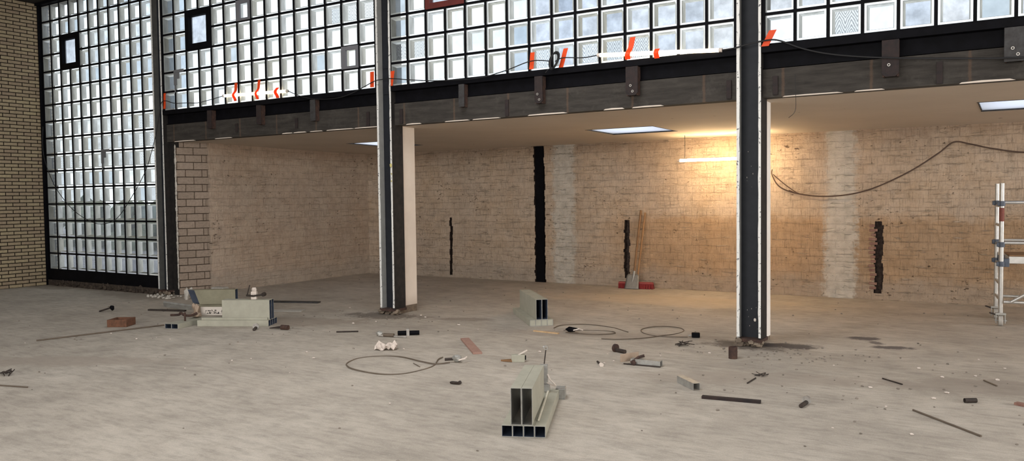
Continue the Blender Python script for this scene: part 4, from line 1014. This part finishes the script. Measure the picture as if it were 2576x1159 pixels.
b = B(); b.box((.03, 0, .03), (.09, .05, .055)); b.build('body', 'black_steel', r, bevel=.008); b = B(); b.cyl((-.05, 0, .02), (0, 0, .025), .010, 8); b.build('neck', 'pale_metal', r)

# crumbs of mortar all over the floor
BUSY = [(-3.0, 5.0, .75), (-5.45, 9.0, .9), (-8.5, 6.75, .85), (-9.4, 7.1, .7), (-5.0, 7.05, .5), (-1.9, 6.15, .3), (-5.2, 5.9, .6), (-3.9, 8.6, .8), (-2.4, 8.55, .3), (-7.35, 8.5, .3), (-.43, 6.27, .4), (-2.35, 6.43, .25), (-1.37, 6.3, .2), (-9.0, 8.0, .6), (-.9, 7.43, .2)]
b = B(); rr = random.Random(33)
for i in range(520):
    if i < 200: x, y = rr.uniform(-12, 1.5), rr.uniform(3.5, 12.5)
    elif i < 300: x, y = rr.gauss(-2.3, .5), rr.gauss(8.3, .25)
    elif i < 370: x, y = rr.gauss(-7.3, .5), rr.gauss(8.25, .25)
    elif i < 440: x, y = rr.gauss(-8.6, .8), rr.gauss(6.9, .4)
    else: x, y = rr.uniform(-2.5, 1), rr.uniform(6.0, 8.5)
    if x < -11.7 and y > 8.3 or (YB-y) < .1: continue
    if any((x-p[0])**2+(y-p[1])**2 < p[2]**2 for p in BUSY): continue
    k = rr.uniform(.004, .012); b.lump((x, y, k*.5), (k*1.3, k, k*.7), i)
tag(b.build('mortar_crumbs', 'crumb'), 'small crumbs of mortar scattered over the floor', 'crumbs', kind='stuff')
b = B(); rr = random.Random(34)
for i in range(60):
    x, y = rr.uniform(-10, 1), rr.uniform(4.5, 9)
    if any((x-p[0])**2+(y-p[1])**2 < p[2]**2 for p in BUSY): continue
    k = rr.uniform(.006, .016); b.lump((x, y, k*.5), (k*1.4, k, k*.6), i)
tag(b.build('plaster_flakes', 'paper_white'), 'white plaster flakes scattered over the floor', 'flakes', kind='stuff')

# ------------------------------------------------------------------ broom and shovel against the back wall
r = empty('broom', (-5.59, 12.83, 0), .15); tag(r, 'wide red broom leaning against the back wall behind the shovel', 'broom')
b = B(); rr = random.Random(6)
for i in range(44):
    for j in range(3):
        x = -.30+.6*i/43; y = -.03+.03*j
        b.cyl((x+rr.uniform(-.012, .012)*1.5, y*1.5, .002), (x*.985, y, .085), .0085, 6)
b.build('bristles', 'red_bristle', r)
b = B(); b.span((-.30, -.038, .082), (.30, .038, .115)); b.build('head', 'red_plastic', r, bevel=.008)
b = B(); b.cyl((.02, .0, .11), (.135, .13, 1.30), .015, 14); b.build('handle', 'wood_handle', r, smooth=True)
b = B(); b.cyl((.012, -.005, .10), (.024, .012, .20), .022, 14); b.build('socket', 'galvanised', r, smooth=True)
r = empty('shovel', (-5.62, 12.72, 0), .12); tag(r, 'steel shovel with wooden handle leaning on the back wall in front of the red broom', 'shovel')
b = B()
n = 8; rows = []
for j in range(9):
    t = j/8; z = .004+.25*t; hw = (.125-.022*t) if t < .9 else .085; yb_ = .10*t
    rows.append([b.bm.verts.new((hw*(-1+2*i/n), yb_ - .022*(1-(-1+2*i/n)**2)*-1*-1 + .02*abs(-1+2*i/n)**2*-1, z)) for i in range(n+1)])
for A, Q in zip(rows, rows[1:]):
    for i in range(n): b.face([A[i], A[i+1], Q[i+1], Q[i]])
o = b.build('blade', 'shovel_blade', r, smooth=True); sm = o.modifiers.new('thickness', 'SOLIDIFY'); sm.thickness = .004
b = B(); b.cyl((.0, .03, .10), (.022, .095, .30), .012, 12, r2=.021); b.build('socket', 'galvanised', r, smooth=True)
b = B(); b.sweep(smooth_path([(.02, .09, .27), (.05, .15, .70), (.095, .255, 1.34)], 8), .018, 12); b.build('handle', 'wood_dark', r, smooth=True)

# ------------------------------------------------------------------ mobile scaffold tower
T = empty('scaffold_tower', (-.2, 11.17, 0), .10); tag(T, 'aluminium mobile scaffold tower on castors at the right edge', 'scaffold')
LX, LY = 1.85, .64
def caster(x, y):
    b = B(); b.span((x-.055, y-.03, .13), (x+.055, y+.03, .155))
    for s_ in (-1, 1): b.span((x+s_*.052, y-.02, .03), (x+s_*.040, y+.02, .14))
    f = b.build('caster_fork', 'galvanised', T, bevel=.003)
    b = B(); b.cyl((x-.024, y, .062), (x+.024, y, .062), .062, 24); b.build('wheel', 'caster_rubber', f, smooth=True, bevel=.006)
    b = B(); b.cyl((x-.06, y, .062), (x+.065, y, .062), .009, 10); b.build('axle', 'galvanised', f)
    b = B(); b.box((x-.07, y+.02, .135), (.09, .03, .014), Matrix.Rotation(.3, 3, 'Y')); b.build('brake_pedal', 'dark_bolt', f)
for x in (0, LX):
    for y in (0, LY):
        b = B(); b.pipe((x, y, .15), (x, y, 1.69), .0255, .004, 18); b.build('post', 'aluminium_tube', T, smooth=True); caster(x, y)
        for z in (1.45, .965, .735):
            b = B(); b.cyl((x, y, z-.03), (x, y, z+.03), .036, 14); b.box((x-.035, y, z), (.03, .05, .05)); b.build('clamp', 'blue_grey_clamp', T, bevel=.003)
    for z in (.30, .49, .72, .95, 1.185, 1.42):
        b = B(); b.cyl((x, 0, z), (x, LY, z), .018, 12); b.build('rung', 'aluminium_tube', T, smooth=True)
b = B(); b.cyl((0, 0, 1.24), (0, 0, 1.40), .0268, 18); b.build('red_paint_band', 'red_brown_paint', T, smooth=True)
for y in (0, LY):
    for z in (1.46, .985, .285):
        b = B(); b.cyl((.03, y, z), (LX-.03, y, z), .018, 14); b.build('rail', 'aluminium_tube', T, smooth=True)
b = B(); b.cyl((.10, -.03, .29), (LX-.1, -.03, 1.38), .018, 12); b.build('diagonal_brace', 'aluminium_tube', T, smooth=True)
p = B(); p.span((.08, .02, .74), (LX-.08, .05, .825)); p.span((.08, LY-.05, .74), (LX-.08, LY-.02, .825)); p.span((.08, .05, .74), (.11, LY-.05, .82)); p.span((LX-.11, .05, .74), (LX-.08, LY-.05, .82))
pl = p.build('platform_frame', 'aluminium_tube', T, bevel=.004)
b = B(); b.span((.085, .03, .826), (LX-.085, LY-.03, .842)); b.build('deck', 'wood_dark', pl)
b = B()
for x in (.05, LX-.05):
    for y in (.03, LY-.03): b.span((x-.035, y-.02, .70), (x+.035, y+.02, .80))
b.build('deck_hooks', 'blue_grey_clamp', pl, bevel=.004)

# made-up opening frames around the added fill lamps (behind and beside the viewer)
def frame_rect(name, axis, at, u0, u1, v0, v1, t=.08, bars=0):
    b = B()
    def bar(ua, ub, va, vb):
        lo = {'x': (at-.05, ua, va), 'y': (ua, at-.05, va), 'z': (ua, va, at-.03)}[axis]; hi = {'x': (at+.05, ub, vb), 'y': (ub, at+.05, vb), 'z': (ub, vb, at+.03)}[axis]
        b.span(lo, hi)
    bar(u0-t, u0, v0-t, v1+t); bar(u1, u1+t, v0-t, v1+t); bar(u0, u1, v0-t, v0); bar(u0, u1, v1, v1+t)
    for k in range(bars):
        u = u0+(u1-u0)*(k+1)/(bars+1); bar(u-.02, u+.02, v0, v1)
    tag(b.build(name, 'grey_plate'), kind='structure')
frame_rect('window_5', 'y', -5.93, -10, 6, 1.4, 4.6, bars=7)
frame_rect('window_6', 'x', 8.93, 3.3, 7.9, .9, 3.9, bars=2)
frame_rect('window_7', 'x', 8.93, 9.3, 12.5, .8, 2.3, bars=1)
for i, x in enumerate((-11.0, -4.5, 2.5)): frame_rect('window_%d' % (8+i), 'z', 5.35, x-1.2, x+1.2, 2.3, 6.9, bars=1)  # added frames around the roof fill lamps, out of view

# ------------------------------------------------------------------ outside
b = B(); b.span((-60, 8.8, -.45), (-12.25, 60, -.25)); b.span((-12.25, YB+.4, -.45), (40, 60, -.25)); tag(b.build('ground_outside', 'asphalt'), kind='structure')
b = B(); rr = random.Random(21)
for i in range(150):
    b.lump((-34+i*.17+rr.uniform(-.3, .3), 19+rr.uniform(-.8, .8), rr.uniform(-.2, 1.2)), rr.uniform(.35, .7), i, 1)
tag(b.build('hedge', 'hedge_leaf'), 'blurred low hedge outside behind the full-height glass wall', 'hedge', kind='stuff')
